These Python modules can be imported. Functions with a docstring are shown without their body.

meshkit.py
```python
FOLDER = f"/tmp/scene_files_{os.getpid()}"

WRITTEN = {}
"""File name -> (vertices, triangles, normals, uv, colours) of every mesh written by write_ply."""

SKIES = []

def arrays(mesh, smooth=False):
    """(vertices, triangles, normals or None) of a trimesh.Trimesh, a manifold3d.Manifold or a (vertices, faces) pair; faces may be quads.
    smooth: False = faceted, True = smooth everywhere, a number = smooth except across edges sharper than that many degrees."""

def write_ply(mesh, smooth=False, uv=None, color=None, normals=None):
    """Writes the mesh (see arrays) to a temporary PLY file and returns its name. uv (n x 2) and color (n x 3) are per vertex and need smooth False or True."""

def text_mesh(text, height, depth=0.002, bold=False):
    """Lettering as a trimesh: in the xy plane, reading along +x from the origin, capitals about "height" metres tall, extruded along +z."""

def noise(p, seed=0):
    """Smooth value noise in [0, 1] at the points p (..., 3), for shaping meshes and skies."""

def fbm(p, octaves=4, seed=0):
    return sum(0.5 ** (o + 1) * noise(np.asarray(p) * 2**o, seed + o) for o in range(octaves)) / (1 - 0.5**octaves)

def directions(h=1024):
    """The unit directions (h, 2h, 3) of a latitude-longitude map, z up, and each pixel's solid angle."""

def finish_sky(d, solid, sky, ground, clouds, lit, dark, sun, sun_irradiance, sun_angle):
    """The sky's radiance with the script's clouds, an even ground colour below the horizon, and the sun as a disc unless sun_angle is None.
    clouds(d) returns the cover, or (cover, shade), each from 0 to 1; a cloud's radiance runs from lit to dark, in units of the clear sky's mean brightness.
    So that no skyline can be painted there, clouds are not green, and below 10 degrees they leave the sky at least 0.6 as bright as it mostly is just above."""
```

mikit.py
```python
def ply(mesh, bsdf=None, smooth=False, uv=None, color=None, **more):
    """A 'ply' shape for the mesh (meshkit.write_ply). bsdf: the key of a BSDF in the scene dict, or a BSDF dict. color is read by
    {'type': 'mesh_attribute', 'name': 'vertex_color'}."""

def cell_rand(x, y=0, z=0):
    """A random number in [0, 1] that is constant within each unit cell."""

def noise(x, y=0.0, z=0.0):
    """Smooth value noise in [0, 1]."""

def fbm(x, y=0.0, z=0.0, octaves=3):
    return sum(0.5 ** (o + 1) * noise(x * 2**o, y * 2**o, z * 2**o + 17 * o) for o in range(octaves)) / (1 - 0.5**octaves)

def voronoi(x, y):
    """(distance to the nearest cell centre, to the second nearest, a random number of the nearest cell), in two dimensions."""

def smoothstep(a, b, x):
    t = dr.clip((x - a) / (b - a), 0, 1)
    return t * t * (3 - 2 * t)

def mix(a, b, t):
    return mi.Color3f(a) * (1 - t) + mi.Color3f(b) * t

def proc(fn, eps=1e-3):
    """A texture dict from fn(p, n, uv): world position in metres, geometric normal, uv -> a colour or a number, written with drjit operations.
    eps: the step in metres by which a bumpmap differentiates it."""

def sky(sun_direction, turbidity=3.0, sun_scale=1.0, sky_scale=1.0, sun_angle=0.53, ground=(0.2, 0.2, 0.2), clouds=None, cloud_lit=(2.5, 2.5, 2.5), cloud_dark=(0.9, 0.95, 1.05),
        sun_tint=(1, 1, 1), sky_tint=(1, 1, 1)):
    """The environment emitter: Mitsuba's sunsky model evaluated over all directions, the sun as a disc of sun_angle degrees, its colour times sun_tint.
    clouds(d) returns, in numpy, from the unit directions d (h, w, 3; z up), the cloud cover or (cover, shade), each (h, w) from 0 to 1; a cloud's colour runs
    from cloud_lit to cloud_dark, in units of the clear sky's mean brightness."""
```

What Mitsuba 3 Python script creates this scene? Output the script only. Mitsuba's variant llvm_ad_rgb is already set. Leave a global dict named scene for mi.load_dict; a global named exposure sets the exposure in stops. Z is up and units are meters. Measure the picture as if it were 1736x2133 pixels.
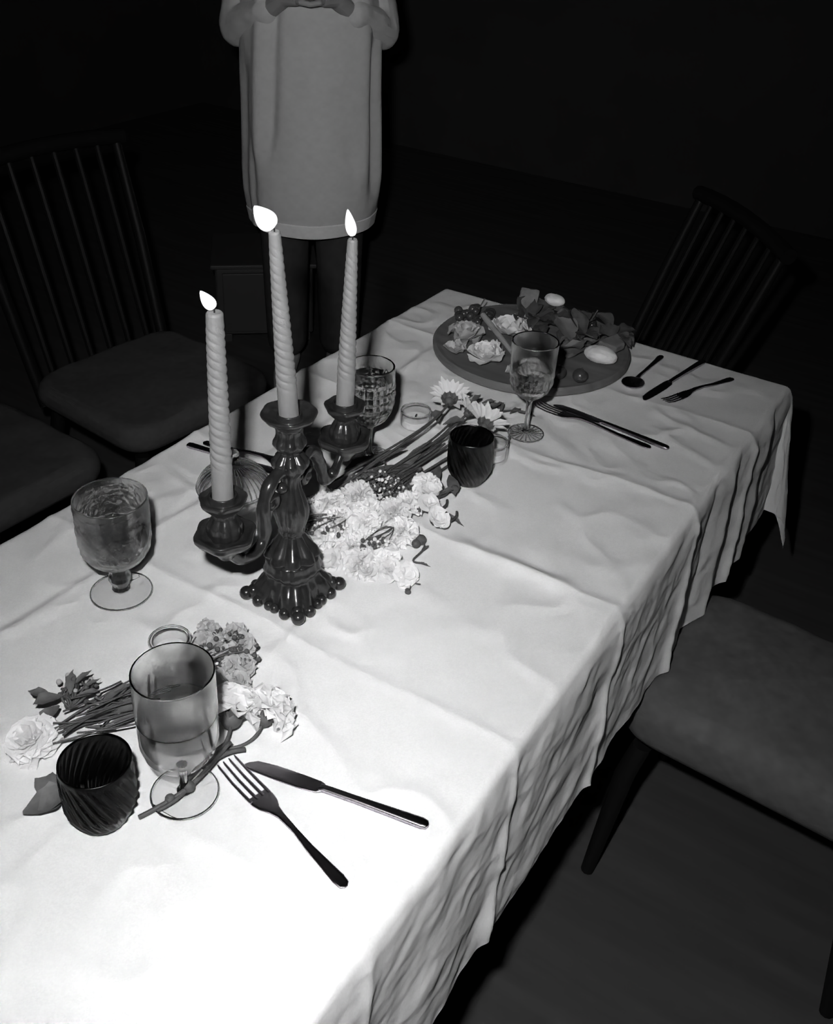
import math, random
import numpy as np, trimesh, drjit as dr, mitsuba as mi
import manifold3d as m3
import mikit, meshkit
from mikit import proc, noise, fbm, smoothstep, mix

T = mi.ScalarTransform4f
rng = np.random.default_rng(7)
scene, labels = {}, {}
ZT = 0.75                                   # height of the table top

# ------------------------------------------------------------------ camera, light, exposure
EYE = np.array([0.0, 0.0, 1.65])
FWD = np.array([-0.45297, 0.73486, -0.50477])
DOWN = np.array([0.30570, -0.40383, -0.86224])
RIGHT = np.array([0.83747, 0.54489, 0.04172])
exposure = 0.0
scene['camera'] = {'type': 'perspective', 'fov_axis': 'x', 'fov': math.degrees(2 * math.atan(868 / 2168.0)),
                   'to_world': T().look_at(origin=EYE.tolist(), target=(EYE + FWD).tolist(), up=(-DOWN).tolist()),
                   'principal_point_offset_y': 167.5 / 2133,
                   'near_clip': 0.05, 'far_clip': 50.0}
# the camera's flash: a small bright window above and left of the lens, aimed along the view
FLASH = EYE - 0.075 * RIGHT - 0.105 * DOWN + 0.01 * FWD
AIM = FWD + 0.010 * RIGHT; AIM = AIM / np.linalg.norm(AIM)
FLASH_TO_WORLD = T().look_at(origin=FLASH.tolist(), target=(FLASH + AIM).tolist(), up=(-DOWN).tolist())
scene['camera_flash__window'] = {'type': 'rectangle', 'to_world': FLASH_TO_WORLD.scale([0.026, 0.016, 1]) if hasattr(FLASH_TO_WORLD, 'scale') else FLASH_TO_WORLD @ T().scale([0.026, 0.016, 1]),
                                 'bsdf': {'type': 'diffuse', 'reflectance': {'type': 'rgb', 'value': 0.5}},
                                 'emitter': {'type': 'area', 'radiance': {'type': 'rgb', 'value': 5150.0}}}
for k_, s_ in enumerate((-1, 1)):               # the flash sits recessed between two black cheeks, which narrow its beam sideways
    scene['camera_flash__cheek' + ('_001' if k_ else '')] = {'type': 'cube', 'to_world': FLASH_TO_WORLD @ T().translate([s_ * 0.0282, 0, 0.034]).scale([0.0012, 0.022, 0.036]),
                                                             'bsdf': {'type': 'diffuse', 'reflectance': {'type': 'rgb', 'value': 0.01}}}
labels['camera_flash'] = {'label': 'small lit flash window of the instant camera above the lens', 'category': 'camera flash'}
# the little light that the dark room has of its own
scene['room_glow'] = {'type': 'constant', 'radiance': {'type': 'rgb', 'value': 0.012}}

# ------------------------------------------------------------------ materials
def g(v): return {'type': 'rgb', 'value': [v, v, v]}
def diffuse(v): return {'type': 'twosided', 'bsdf': {'type': 'diffuse', 'reflectance': v if isinstance(v, dict) else g(v)}}
def glossy(v, rough, spec=0.5, **k):
    return {'type': 'twosided', 'bsdf': {'type': 'principled', 'base_color': v if isinstance(v, dict) else g(v), 'roughness': rough, 'specular': spec, **k}}

def petal_mat(a, b): return {'type': 'principledthin', 'base_color': mottled(a, b, 110), 'roughness': .9, 'spec_trans': 0.0, 'diff_trans': .7, 'eta': 1.3}
def mottled(a, b, freq, octaves=3):
    return proc(lambda p, n, uv: mix([a] * 3, [b] * 3, fbm(p.x * freq, p.y * freq, p.z * freq, octaves)))

def cloth_col(p, n, uv):
    w = noise(p.x * 700, p.y * 700, p.z * 300)
    return mix([.66] * 3, [.76] * 3, 0.5 * w + 0.5 * fbm(p.x * 35, p.y * 35, p.z * 35, 3))
def dress_col(p, n, uv):
    s1 = 1 - smoothstep(.008, .017, dr.sqrt(dr.square(p.x + 1.956) + dr.square(p.y - 2.286) + dr.square((p.z - .652) * .8)))
    s2 = 1 - smoothstep(.006, .020, dr.sqrt(dr.square(p.x + 1.945) + dr.square(p.y - 2.290) + dr.square((p.z - .588) * 1.6)))
    c = mix([.53] * 3, [.62] * 3, fbm(p.x * 60, p.y * 60, p.z * 60, 4))
    return c * (1 - .5 * s1 - .25 * s2)
def wood_col(p, n, uv):
    r = fbm(p.x * 9, p.y * 60, p.z * 30, 3)
    return mix([.075] * 3, [.15] * 3, r)
def floor_col(p, n, uv):
    r = fbm(p.x * 4, p.y * 45, 0, 3)
    return mix([.038] * 3, [.060] * 3, r)

M = {
    'cloth': diffuse(proc(cloth_col)), 'dress': diffuse(proc(dress_col)), 'hem': diffuse(mottled(.72, .82, 80)),
    'bronze': glossy(mottled(.006, .026, 110), 0.21, 0.6),
    'wax': glossy(mottled(.160, .195, 30), 0.5, 0.4), 'wick': diffuse(.02),
    'steel': {'type': 'twosided', 'bsdf': {'type': 'roughconductor', 'material': 'Cr', 'alpha': 0.16, 'specular_reflectance': g(.75)}},
    'glass': {'type': 'roughdielectric', 'int_ior': 1.5, 'alpha': .03}, 'rod_glass': {'type': 'roughdielectric', 'int_ior': 1.5, 'alpha': .03}, 'water': {'type': 'dielectric', 'int_ior': 1.33},
    'clear_glass': {'type': 'blendbsdf', 'weight': .3, 'a': {'type': 'roughdielectric', 'int_ior': 1.5, 'alpha': .03}, 'b': {'type': 'thindielectric', 'int_ior': 1.5}},
    'clear_water': {'type': 'blendbsdf', 'weight': .85, 'a': {'type': 'dielectric', 'int_ior': 1.33}, 'b': {'type': 'thindielectric', 'int_ior': 1.33}},
    'thin_glass': {'type': 'thindielectric', 'int_ior': 1.5},
    'smoke_glass': {'type': 'roughdielectric', 'int_ior': 1.5, 'alpha': .10, 'specular_transmittance': g(.20)},
    'petal_white': petal_mat(.80, .88), 'petal_grey': petal_mat(.38, .60), 'petal_cream': petal_mat(.68, .80),
    'calyx': glossy(mottled(.045, .085, 130), 0.6, 0.3), 'stem': glossy(mottled(.035, .085, 160), 0.55, 0.3), 'leaf': glossy(mottled(.06, .13, 110), 0.5, 0.4),
    'pistil': diffuse(mottled(.07, .14, 400)), 'bud': diffuse(mottled(.5, .75, 300)), 'dark_bud': diffuse(.08),
    'board': glossy(proc(wood_col), 0.55, 0.3), 'wood_pale': glossy(mottled(.22, .32, 60), 0.6, 0.3),
    'cheese': glossy(mottled(.55, .72, 60), 0.55, 0.4), 'ham': glossy(mottled(.26, .46, 55), 0.5, 0.4), 'ham_pale': glossy(mottled(.52, .74, 50), 0.5, 0.4), 'bread': diffuse(mottled(.10, .20, 90)),
    'grape': glossy(mottled(.02, .06, 60), 0.25, 0.6), 'lettuce': glossy(mottled(.03, .09, 70), 0.6, 0.3), 'salad': glossy(mottled(.07, .17, 60), 0.6, 0.3),
    'chair_wood': glossy(.007, 0.5, 0.15), 'seat_dark': diffuse(mottled(.050, .074, 70)), 'seat_velvet': diffuse(mottled(.072, .112, 60)),
    'floor': glossy(proc(floor_col), 0.6, 0.3), 'wall': diffuse(mottled(.042, .060, 3)), 'cabinet': glossy(.042, 0.5, 0.3),
    'trousers': diffuse(mottled(.040, .060, 40)), 'skin': diffuse(.38), 'hair': diffuse(.05), 'shoe': diffuse(.40), 'eye': glossy(.08, .2),
}
for k, v in M.items():
    scene['m_' + k] = v

# ------------------------------------------------------------------ helpers
def add(key, mesh, mat, smooth=40, kind=None, label=None, **more):
    base, n = key, 0
    while key in scene:
        n += 1
        key = f'{base}_{n:03d}'
    scene[key] = mikit.ply(mesh, 'm_' + mat, smooth=smooth, **more)
    if kind or label:
        labels[key] = {k: v for k, v in (('kind', kind), ('label', label)) if v}
    return key
USED = set()
def thing(name, label, cat, group=None):
    key, n = name, 0
    while key in USED:
        n += 1
        key = f'{name}_{n:03d}'
    USED.add(key)
    labels[key] = {'label': label, 'category': cat}
    if group: labels[key]['group'] = group
    return key
def tri(v, f): return trimesh.Trimesh(np.asarray(v, float), np.asarray(f), process=False)
def cat(ms): return trimesh.util.concatenate(ms)
def quads(nu, nv, closed_u=False, closed_v=False):
    i, j = np.meshgrid(np.arange(nu if closed_u else nu - 1), np.arange(nv if closed_v else nv - 1), indexing='ij')
    a, b, c, d = i * nv + j, ((i + 1) % nu) * nv + j, ((i + 1) % nu) * nv + (j + 1) % nv, i * nv + (j + 1) % nv
    return np.concatenate([np.stack([a, b, c], -1).reshape(-1, 3), np.stack([a, c, d], -1).reshape(-1, 3)])
def lathe(profile, n=64, fn=None, at=(0, 0, 0), dense=0):
    """profile of (r, z) from bottom axis to top axis; fn(theta, z, r) -> r."""
    pr = np.array(profile, float)
    if dense:
        t = np.r_[0, np.cumsum(np.hypot(*np.diff(pr, axis=0).T))]
        tt = np.linspace(0, t[-1], dense)
        pr = np.c_[np.interp(tt, t, pr[:, 0]), np.interp(tt, t, pr[:, 1])]
    th = np.arange(n) * 2 * np.pi / n
    TH, Z = np.meshgrid(th, pr[:, 1], indexing='ij')
    Rr = np.broadcast_to(pr[:, 0], TH.shape)
    if fn is not None: Rr = fn(TH, Z, Rr)
    v = np.stack([Rr * np.cos(TH), Rr * np.sin(TH), Z], -1).reshape(-1, 3) + np.asarray(at)
    m = tri(v, quads(n, len(pr), closed_u=True))
    return m
def smoothpoly(p, k=8):
    from scipy.interpolate import CubicSpline
    p = np.asarray(p, float)
    t = np.r_[0, np.cumsum(np.linalg.norm(np.diff(p[:, :3], axis=0), axis=1))]
    return CubicSpline(t, p)(np.linspace(0, t[-1], k * (len(p) - 1) + 1))
def tube(p, r, sides=8, k=0):
    """capped tube through the points; r: one radius or one per point."""
    p = np.asarray(p, float); r = np.broadcast_to(r, (len(p),)).astype(float)
    if k:
        q = smoothpoly(np.c_[p, r], k); p, r = q[:, :3], np.maximum(q[:, 3], 1e-4)
    t = np.gradient(p, axis=0); t /= np.linalg.norm(t, axis=1, keepdims=True) + 1e-12
    a = np.cross(t[0], [0, 0, 1.0] if abs(t[0, 2]) < .9 else [1.0, 0, 0]); a /= np.linalg.norm(a)
    A = []
    for i in range(len(p)):
        a = a - t[i] * (a @ t[i]); a /= np.linalg.norm(a); A.append(a)
    A = np.array(A); B = np.cross(t, A)
    an = np.arange(sides) * 2 * np.pi / sides
    v = p[:, None] + r[:, None, None] * (np.cos(an)[None, :, None] * A[:, None] + np.sin(an)[None, :, None] * B[:, None])
    nv = len(p) * sides
    v = np.vstack([v.reshape(-1, 3), p[:1], p[-1:]])
    f = [quads(len(p), sides, closed_v=True)[:, ::-1]]
    i = np.arange(sides); j = (i + 1) % sides
    f += [np.stack([i * 0 + nv, i, j], 1)[:, ::-1], np.stack([i * 0 + nv + 1, nv - sides + i, nv - sides + j], 1)]
    return tri(v, np.vstack(f))
def ball(c, r, sub=2, sc=(1, 1, 1)):
    m = trimesh.creation.icosphere(subdivisions=sub, radius=1.0)
    m.vertices = m.vertices * np.asarray(sc) * r + np.asarray(c)
    return m
def torus(c, R, r, n=72, m=10):
    a = np.arange(n) * 2 * np.pi / n; b = np.arange(m) * 2 * np.pi / m
    A, B = np.meshgrid(a, b, indexing='ij')
    return tri(np.stack([(R + r * np.cos(B)) * np.cos(A), (R + r * np.cos(B)) * np.sin(A), r * np.sin(B)], -1).reshape(-1, 3) + np.asarray(c), quads(n, m, True, True))
def sph(c, r, n=20): return m3.Manifold.sphere(r, n).translate(list(map(float, c)))
def hull(*s): return m3.Manifold.batch_hull(list(s))
def to_tri(m, refine=None, smooth=0):
    if refine: m = m.refine_to_length(refine)
    q = m.to_mesh(); t = trimesh.Trimesh(q.vert_properties[:, :3], q.tri_verts, process=True)
    if smooth: trimesh.smoothing.filter_taubin(t, iterations=smooth)
    return t
def rbox(c, size, r, n=14):
    c, h = np.asarray(c, float), np.asarray(size, float) / 2 - r
    return to_tri(hull(*[sph(c + h * np.array([a, b, d]), r, n) for a in (-1, 1) for b in (-1, 1) for d in (-1, 1)]))
def xform(m, rot=0.0, at=(0, 0, 0)):
    m = m.copy(); c, s = math.cos(rot), math.sin(rot)
    m.vertices = m.vertices @ np.array([[c, s, 0], [-s, c, 0], [0, 0, 1]]) + np.asarray(at)
    return m
def frame(d, up=(0, 0, 1)):
    """rotation whose rows are (d, side, normal)"""
    d = np.asarray(d, float); d = d / np.linalg.norm(d)
    s = np.cross(up, d)
    if np.linalg.norm(s) < 1e-6: s = np.cross([1, 0, 0], d)
    s /= np.linalg.norm(s)
    return np.stack([d, s, np.cross(d, s)])

# ------------------------------------------------------------------ the setting
def panel(p, size):
    m = trimesh.creation.box(size); m.apply_translation(p); return m
labels_structure = {}
for key, m, mat in (('floor', panel((-0.5, 1.5, -0.05), (9, 9, 0.1)), 'floor'), ('wall_back', panel((-0.5, 5.2, 1.4), (9, 0.1, 2.8)), 'wall'), ('wall_left', panel((-5.0, 1.5, 1.4), (0.1, 9, 2.8)), 'wall'),
                    ('ceiling', panel((-0.5, 1.5, 2.85), (9, 9, 0.1)), 'wall')):
    add(key, m, mat, False)
    labels[key] = {'kind': 'structure'}

# ------------------------------------------------------------------ table and tablecloth
X0, X1, Y0, Y1 = -1.0975, -0.338, 0.05, 1.8825
t = thing('dining_table', 'long dining table hidden under the white tablecloth', 'table')
add(t + '__tabletop', panel(((X0 + X1) / 2, (Y0 + Y1) / 2, ZT - 0.0265), (X1 - X0 - 0.03, Y1 - Y0 - 0.03, 0.03)), 'chair_wood', False)
for i, (x, y) in enumerate([(X0 + .08, Y0 + .08), (X1 - .08, Y0 + .08), (X0 + .08, Y1 - .08), (X1 - .08, Y1 - .08)]):
    add(t + '__leg', lathe([(0, 0), (.018, 0), (.026, .35), (.022, .60), (.03, .64), (.03, ZT - .045), (0, ZT - .045)], 20, at=(x, y, 0)), 'chair_wood')

CREASE_Y = [(1.366, .0042), (1.077, .0046), (.781, .0036), (.49, .003), (1.655, .0036), (.20, .003)]
CREASE_X = [(-.95, .0030), (-.655, .0018)]
def wander(s, seed, amp=.008): return amp * (meshkit.noise(np.stack([s * 7, s * 0, s * 0], -1), seed) - .5) * 2
def top_h(x, y):
    """height of the cloth over the table top"""
    x, y = np.asarray(x, float), np.asarray(y, float)
    h = np.zeros_like(x)
    for i, (c, a) in enumerate(CREASE_Y):
        d = y - c - wander(x, i)
        fade = .45 + .75 * meshkit.noise(np.stack([x * 4, x * 0 + i, x * 0], -1), 5)
        h = h + a * fade * (np.exp(-np.abs(d) / .011) + .45 * np.exp(-np.abs(d) / .06))
    for i, (c, a) in enumerate(CREASE_X):
        d = x - c - wander(y, 20 + i, .006)
        h = h + a * (np.exp(-np.abs(d) / .009) - .6 * np.exp(-(d + .012) ** 2 / .00012))
    P = np.stack([x * 3.2 + y * 1.5, y * 9 - x * 3, x * 0], -1)
    h = h + .0046 * (meshkit.fbm(P, 3, 3) - .5)
    P = np.stack([x * 8, y * 8 + x * 2, x * 0], -1)
    r = 1 - np.abs(2 * meshkit.fbm(P, 3, 9) - 1)
    h = h + .0030 * np.maximum(r - .80, 0) / .2
    # a few long creases of their own
    for (ax, ay, bx, by, a, w) in ((-.72, 1.50, -.50, 1.36, .0035, .018), (-.48, 1.58, -.345, 1.50, .003, .012), (-.52, 1.64, -.345, 1.575, .003, .010), (-.60, 1.085, -.40, 1.065, .0045, .014), (-.52, 1.22, -.40, 1.05, .002, .02),
                                 (-1.09, 1.24, -.93, 1.16, .003, .010), (-1.09, 1.30, -.95, 1.19, .0025, .008), (-.62, .80, -.42, .98, .002, .03), (-1.05, .80, -.96, 1.0, .002, .012), (-.80, 1.40, -.62, 1.26, .003, .02),
                                 (-1.08, 1.00, -.95, .98, .0018, .010), (-.88, .62, -.74, .75, .002, .02)):
        d = np.array([bx - ax, by - ay]); L = np.linalg.norm(d); d /= L
        s = ((x - ax) * d[0] + (y - ay) * d[1]) / L; e = -(x - ax) * d[1] + (y - ay) * d[0] + .006 * np.sin(s * 5)
        h = h + a * np.exp(-(e / w) ** 2) * np.clip(np.minimum(s, 1 - s) * 5 + .15, 0, 1)
    return h
def rest(x, y, r=.03):
    """height at which a thing with a footprint of radius r stands on the cloth"""
    a = np.linspace(0, 2 * np.pi, 12, endpoint=False)
    xs = np.r_[x, x + r * np.cos(a), x + .5 * r * np.cos(a)]; ys = np.r_[y, y + r * np.sin(a), y + .5 * r * np.sin(a)]
    return ZT + float(np.percentile(top_h(xs, ys), 85)) + .0004

def make_cloth():
    D, st = 0.285, 0.0042
    def axis(lo, hi): return np.r_[np.arange(-D, 0, st), np.linspace(0, hi - lo, int((hi - lo) / st)), hi - lo + np.arange(st, D + st, st)]
    ax, ay = axis(X0, X1) + X0, axis(Y0, Y1) + Y0
    U, V = np.meshgrid(ax, ay, indexing='ij')
    cx, cy = np.clip(U, X0, X1), np.clip(V, Y0, Y1)
    a, b = U - cx, V - cy
    rho = np.hypot(a, b); nx, ny = np.divide(a, rho, where=rho > 0, out=np.zeros_like(a)), np.divide(b, rho, where=rho > 0, out=np.zeros_like(b))
    re = .010
    ang = np.minimum(rho / re, np.pi / 2)
    out, dn = re * np.sin(ang), re * (1 - np.cos(ang)) + np.maximum(rho - re * np.pi / 2, 0)
    s = np.where(np.abs(nx) > np.abs(ny), V, U)                      # runs along the edge
    k = np.clip(dn / D, 0, 1.5)
    # folds in the drop: the ironed creases stand out as ridges, softer folds and slanting wrinkles between them
    fold = np.zeros_like(U)
    for c, w, am in ((.781, .010, .016), (1.077, .010, .018), (1.366, .012, .024), (.49, .012, .016), (1.655, .014, .03), (.63, .05, .010), (1.47, .022, -.022), (1.54, .03, .026), (1.60, .018, -.02), (1.74, .03, .028), (1.80, .02, -.02)):
        sw = s - c + .05 * k
        fold += .6 * am * np.exp(-(np.abs(sw) / w) ** 1.3) * (.4 + .45 * k)
    P = np.stack([s * 9 + dn * 7, dn * 10 - s * 4, nx * 3 + ny * 5], -1)
    wr = 1 - np.abs(2 * meshkit.fbm(P, 4, 31) - 1)
    fold += (.008 * (wr - .55) + .006 * (meshkit.fbm(P * 1.7, 3, 8) - .5)) * np.clip(dn / .03, 0, 1)
    out = out + (fold + .003) * np.clip(dn / .02, 0, 1) + .004 * k
    corner = (np.abs(a) > 0) & (np.abs(b) > 0)
    out = np.where(corner, out + .05 * k * np.abs(2 * nx * ny), out)
    X, Y = cx + nx * out, cy + ny * out
    H = top_h(cx, cy) * np.clip(1 - rho / .02, 0, 1)
    Z = ZT + H - dn
    # the cloth thickens by a fold of its own near the hem
    return tri(np.stack([X, Y, Z], -1).reshape(-1, 3), quads(len(ax), len(ay)))
add('tablecloth', make_cloth(), 'cloth', True)
labels['tablecloth'] = {'label': 'white cotton tablecloth with ironed fold creases draped over the long table', 'category': 'tablecloth'}

# ------------------------------------------------------------------ chairs
def chair(label, x, y, face, seat_mat, thick=.06, recline=.26, group=None, h=.45, w=.44, dp=.42, rad=.03, bt=.48):
    """spindle back chair; face: the direction its sitter looks, in radians"""
    t = thing('dining_chair', label, 'chair', group)
    put = lambda m: xform(m, face, (x, y, 0))
    seat = hull(*[sph((sx * (dp / 2 - .09), sy * (w / 2 - .09), h - thick * .5 + dz), .02, 12) for sx in (-1, 1) for sy in (-1, 1) for dz in (0,)])
    pts = []
    for sx in (-1, 1):
        for sy in (-1, 1):
            for dz, ins in ((-thick / 2 + rad, 0), (thick / 2 - rad, 0)):
                for an in np.linspace(0, np.pi / 2, 5):
                    pts.append(sph((sx * (dp / 2 - .07 + (.07 - rad) * math.cos(an)), sy * (w / 2 - .07 + (.07 - rad) * math.sin(an)), h - thick / 2 + dz), rad, 16))
    pts.append(sph((0, 0, h - rad + .012), rad, 16))
    sm = to_tri(hull(*pts), refine=.02, smooth=4)
    v = sm.vertices
    bump = meshkit.fbm(v * [7, 7, 4] + x * 3, 3, 2) - .5
    sm.vertices = v + np.c_[v[:, 0] * 0, v[:, 0] * 0, bump * .022 * (v[:, 2] > h - .03)]
    add(t + '__seat', put(sm), seat_mat, True)
    add(t + '__seat_frame', put(rbox((0, 0, h - thick - .022), (dp - .14, w - .12, .04), .008)), 'chair_wood')
    for sx, sy in ((1, 1), (1, -1), (-1, 1), (-1, -1)):
        add(t + '__leg', put(tube([(sx * (dp / 2 - .05), sy * (w / 2 - .05), h - thick - .03), (sx * (dp / 2 - .035), sy * (w / 2 - .035), .25), (sx * (dp / 2 - .01), sy * (w / 2 - .01), .002)], [.017, .018, .012], 10)), 'chair_wood')
    def bp(yy, z): return (-dp / 2 + .02 - recline * (z - h + thick) * 1.0, yy * (1 + .12 * (z - h)), z)
    for sy in (-1, 1):
        add(t + '__back_post', put(tube([bp(sy * (w / 2 - .03), h - thick - .02), bp(sy * (w / 2 - .02), h + bt * .5), bp(sy * (w / 2 - .02), h + bt)], [.015, .015, .012], 10)), 'chair_wood')
    add(t + '__top_rail', put(tube([bp(yy, h + bt + .015 * (1 - (yy / (w / 2)) ** 2)) for yy in np.linspace(-w / 2, w / 2, 9)], .020, 10)), 'chair_wood')
    for yy in np.linspace(-w / 2 + .075, w / 2 - .075, 6):
        add(t + '__spindle', put(tube([bp(yy, h - thick - .02), bp(yy, h + bt * .5), bp(yy, h + bt)], [.0075, .0095, .007], 8)), 'chair_wood')
    return t
chair('grey dining chair with thick rounded cushion pulled up to the near right cloth edge', -.130, 1.412, math.pi - .05, 'seat_velvet', .115, .2, h=.462, w=.36, dp=.46, rad=.042)
chair('dark dining chair with flat padded seat beyond the table, beside the standing person', -1.735, 1.575, -.10, 'seat_dark', .05, .3)
chair('dark dining chair behind the textured goblet, nearest to the left edge of the photo', -1.765, 1.06, -.05, 'seat_dark', .05, .3)
chair('dark spindle back dining chair at the far end of the table behind the cutlery', -.885, 2.225, math.radians(225), 'seat_dark', .05, .36, bt=.40)

t = thing('side_cabinet', 'low dark side cabinet standing behind the person in the shade', 'cabinet')
def cab(m):
    m = xform(m, .72, (-2.363, 2.72, 0)); m.vertices[:, 2] *= .85; return m
add(t + '__body', cab(rbox((0, 0, .19), (.34, .30, .30), .01)), 'cabinet')
add(t + '__top', cab(rbox((0, 0, .348), (.37, .33, .02), .006)), 'cabinet')
add(t + '__door', cab(rbox((0, -.156, .19), (.29, .014, .26), .004)), 'cabinet')
for sx in (-1, 1):
    for sy in (-1, 1):
        add(t + '__foot', cab(rbox((sx * .14, sy * .12, .02), (.04, .04, .039), .005)), 'cabinet')

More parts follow.
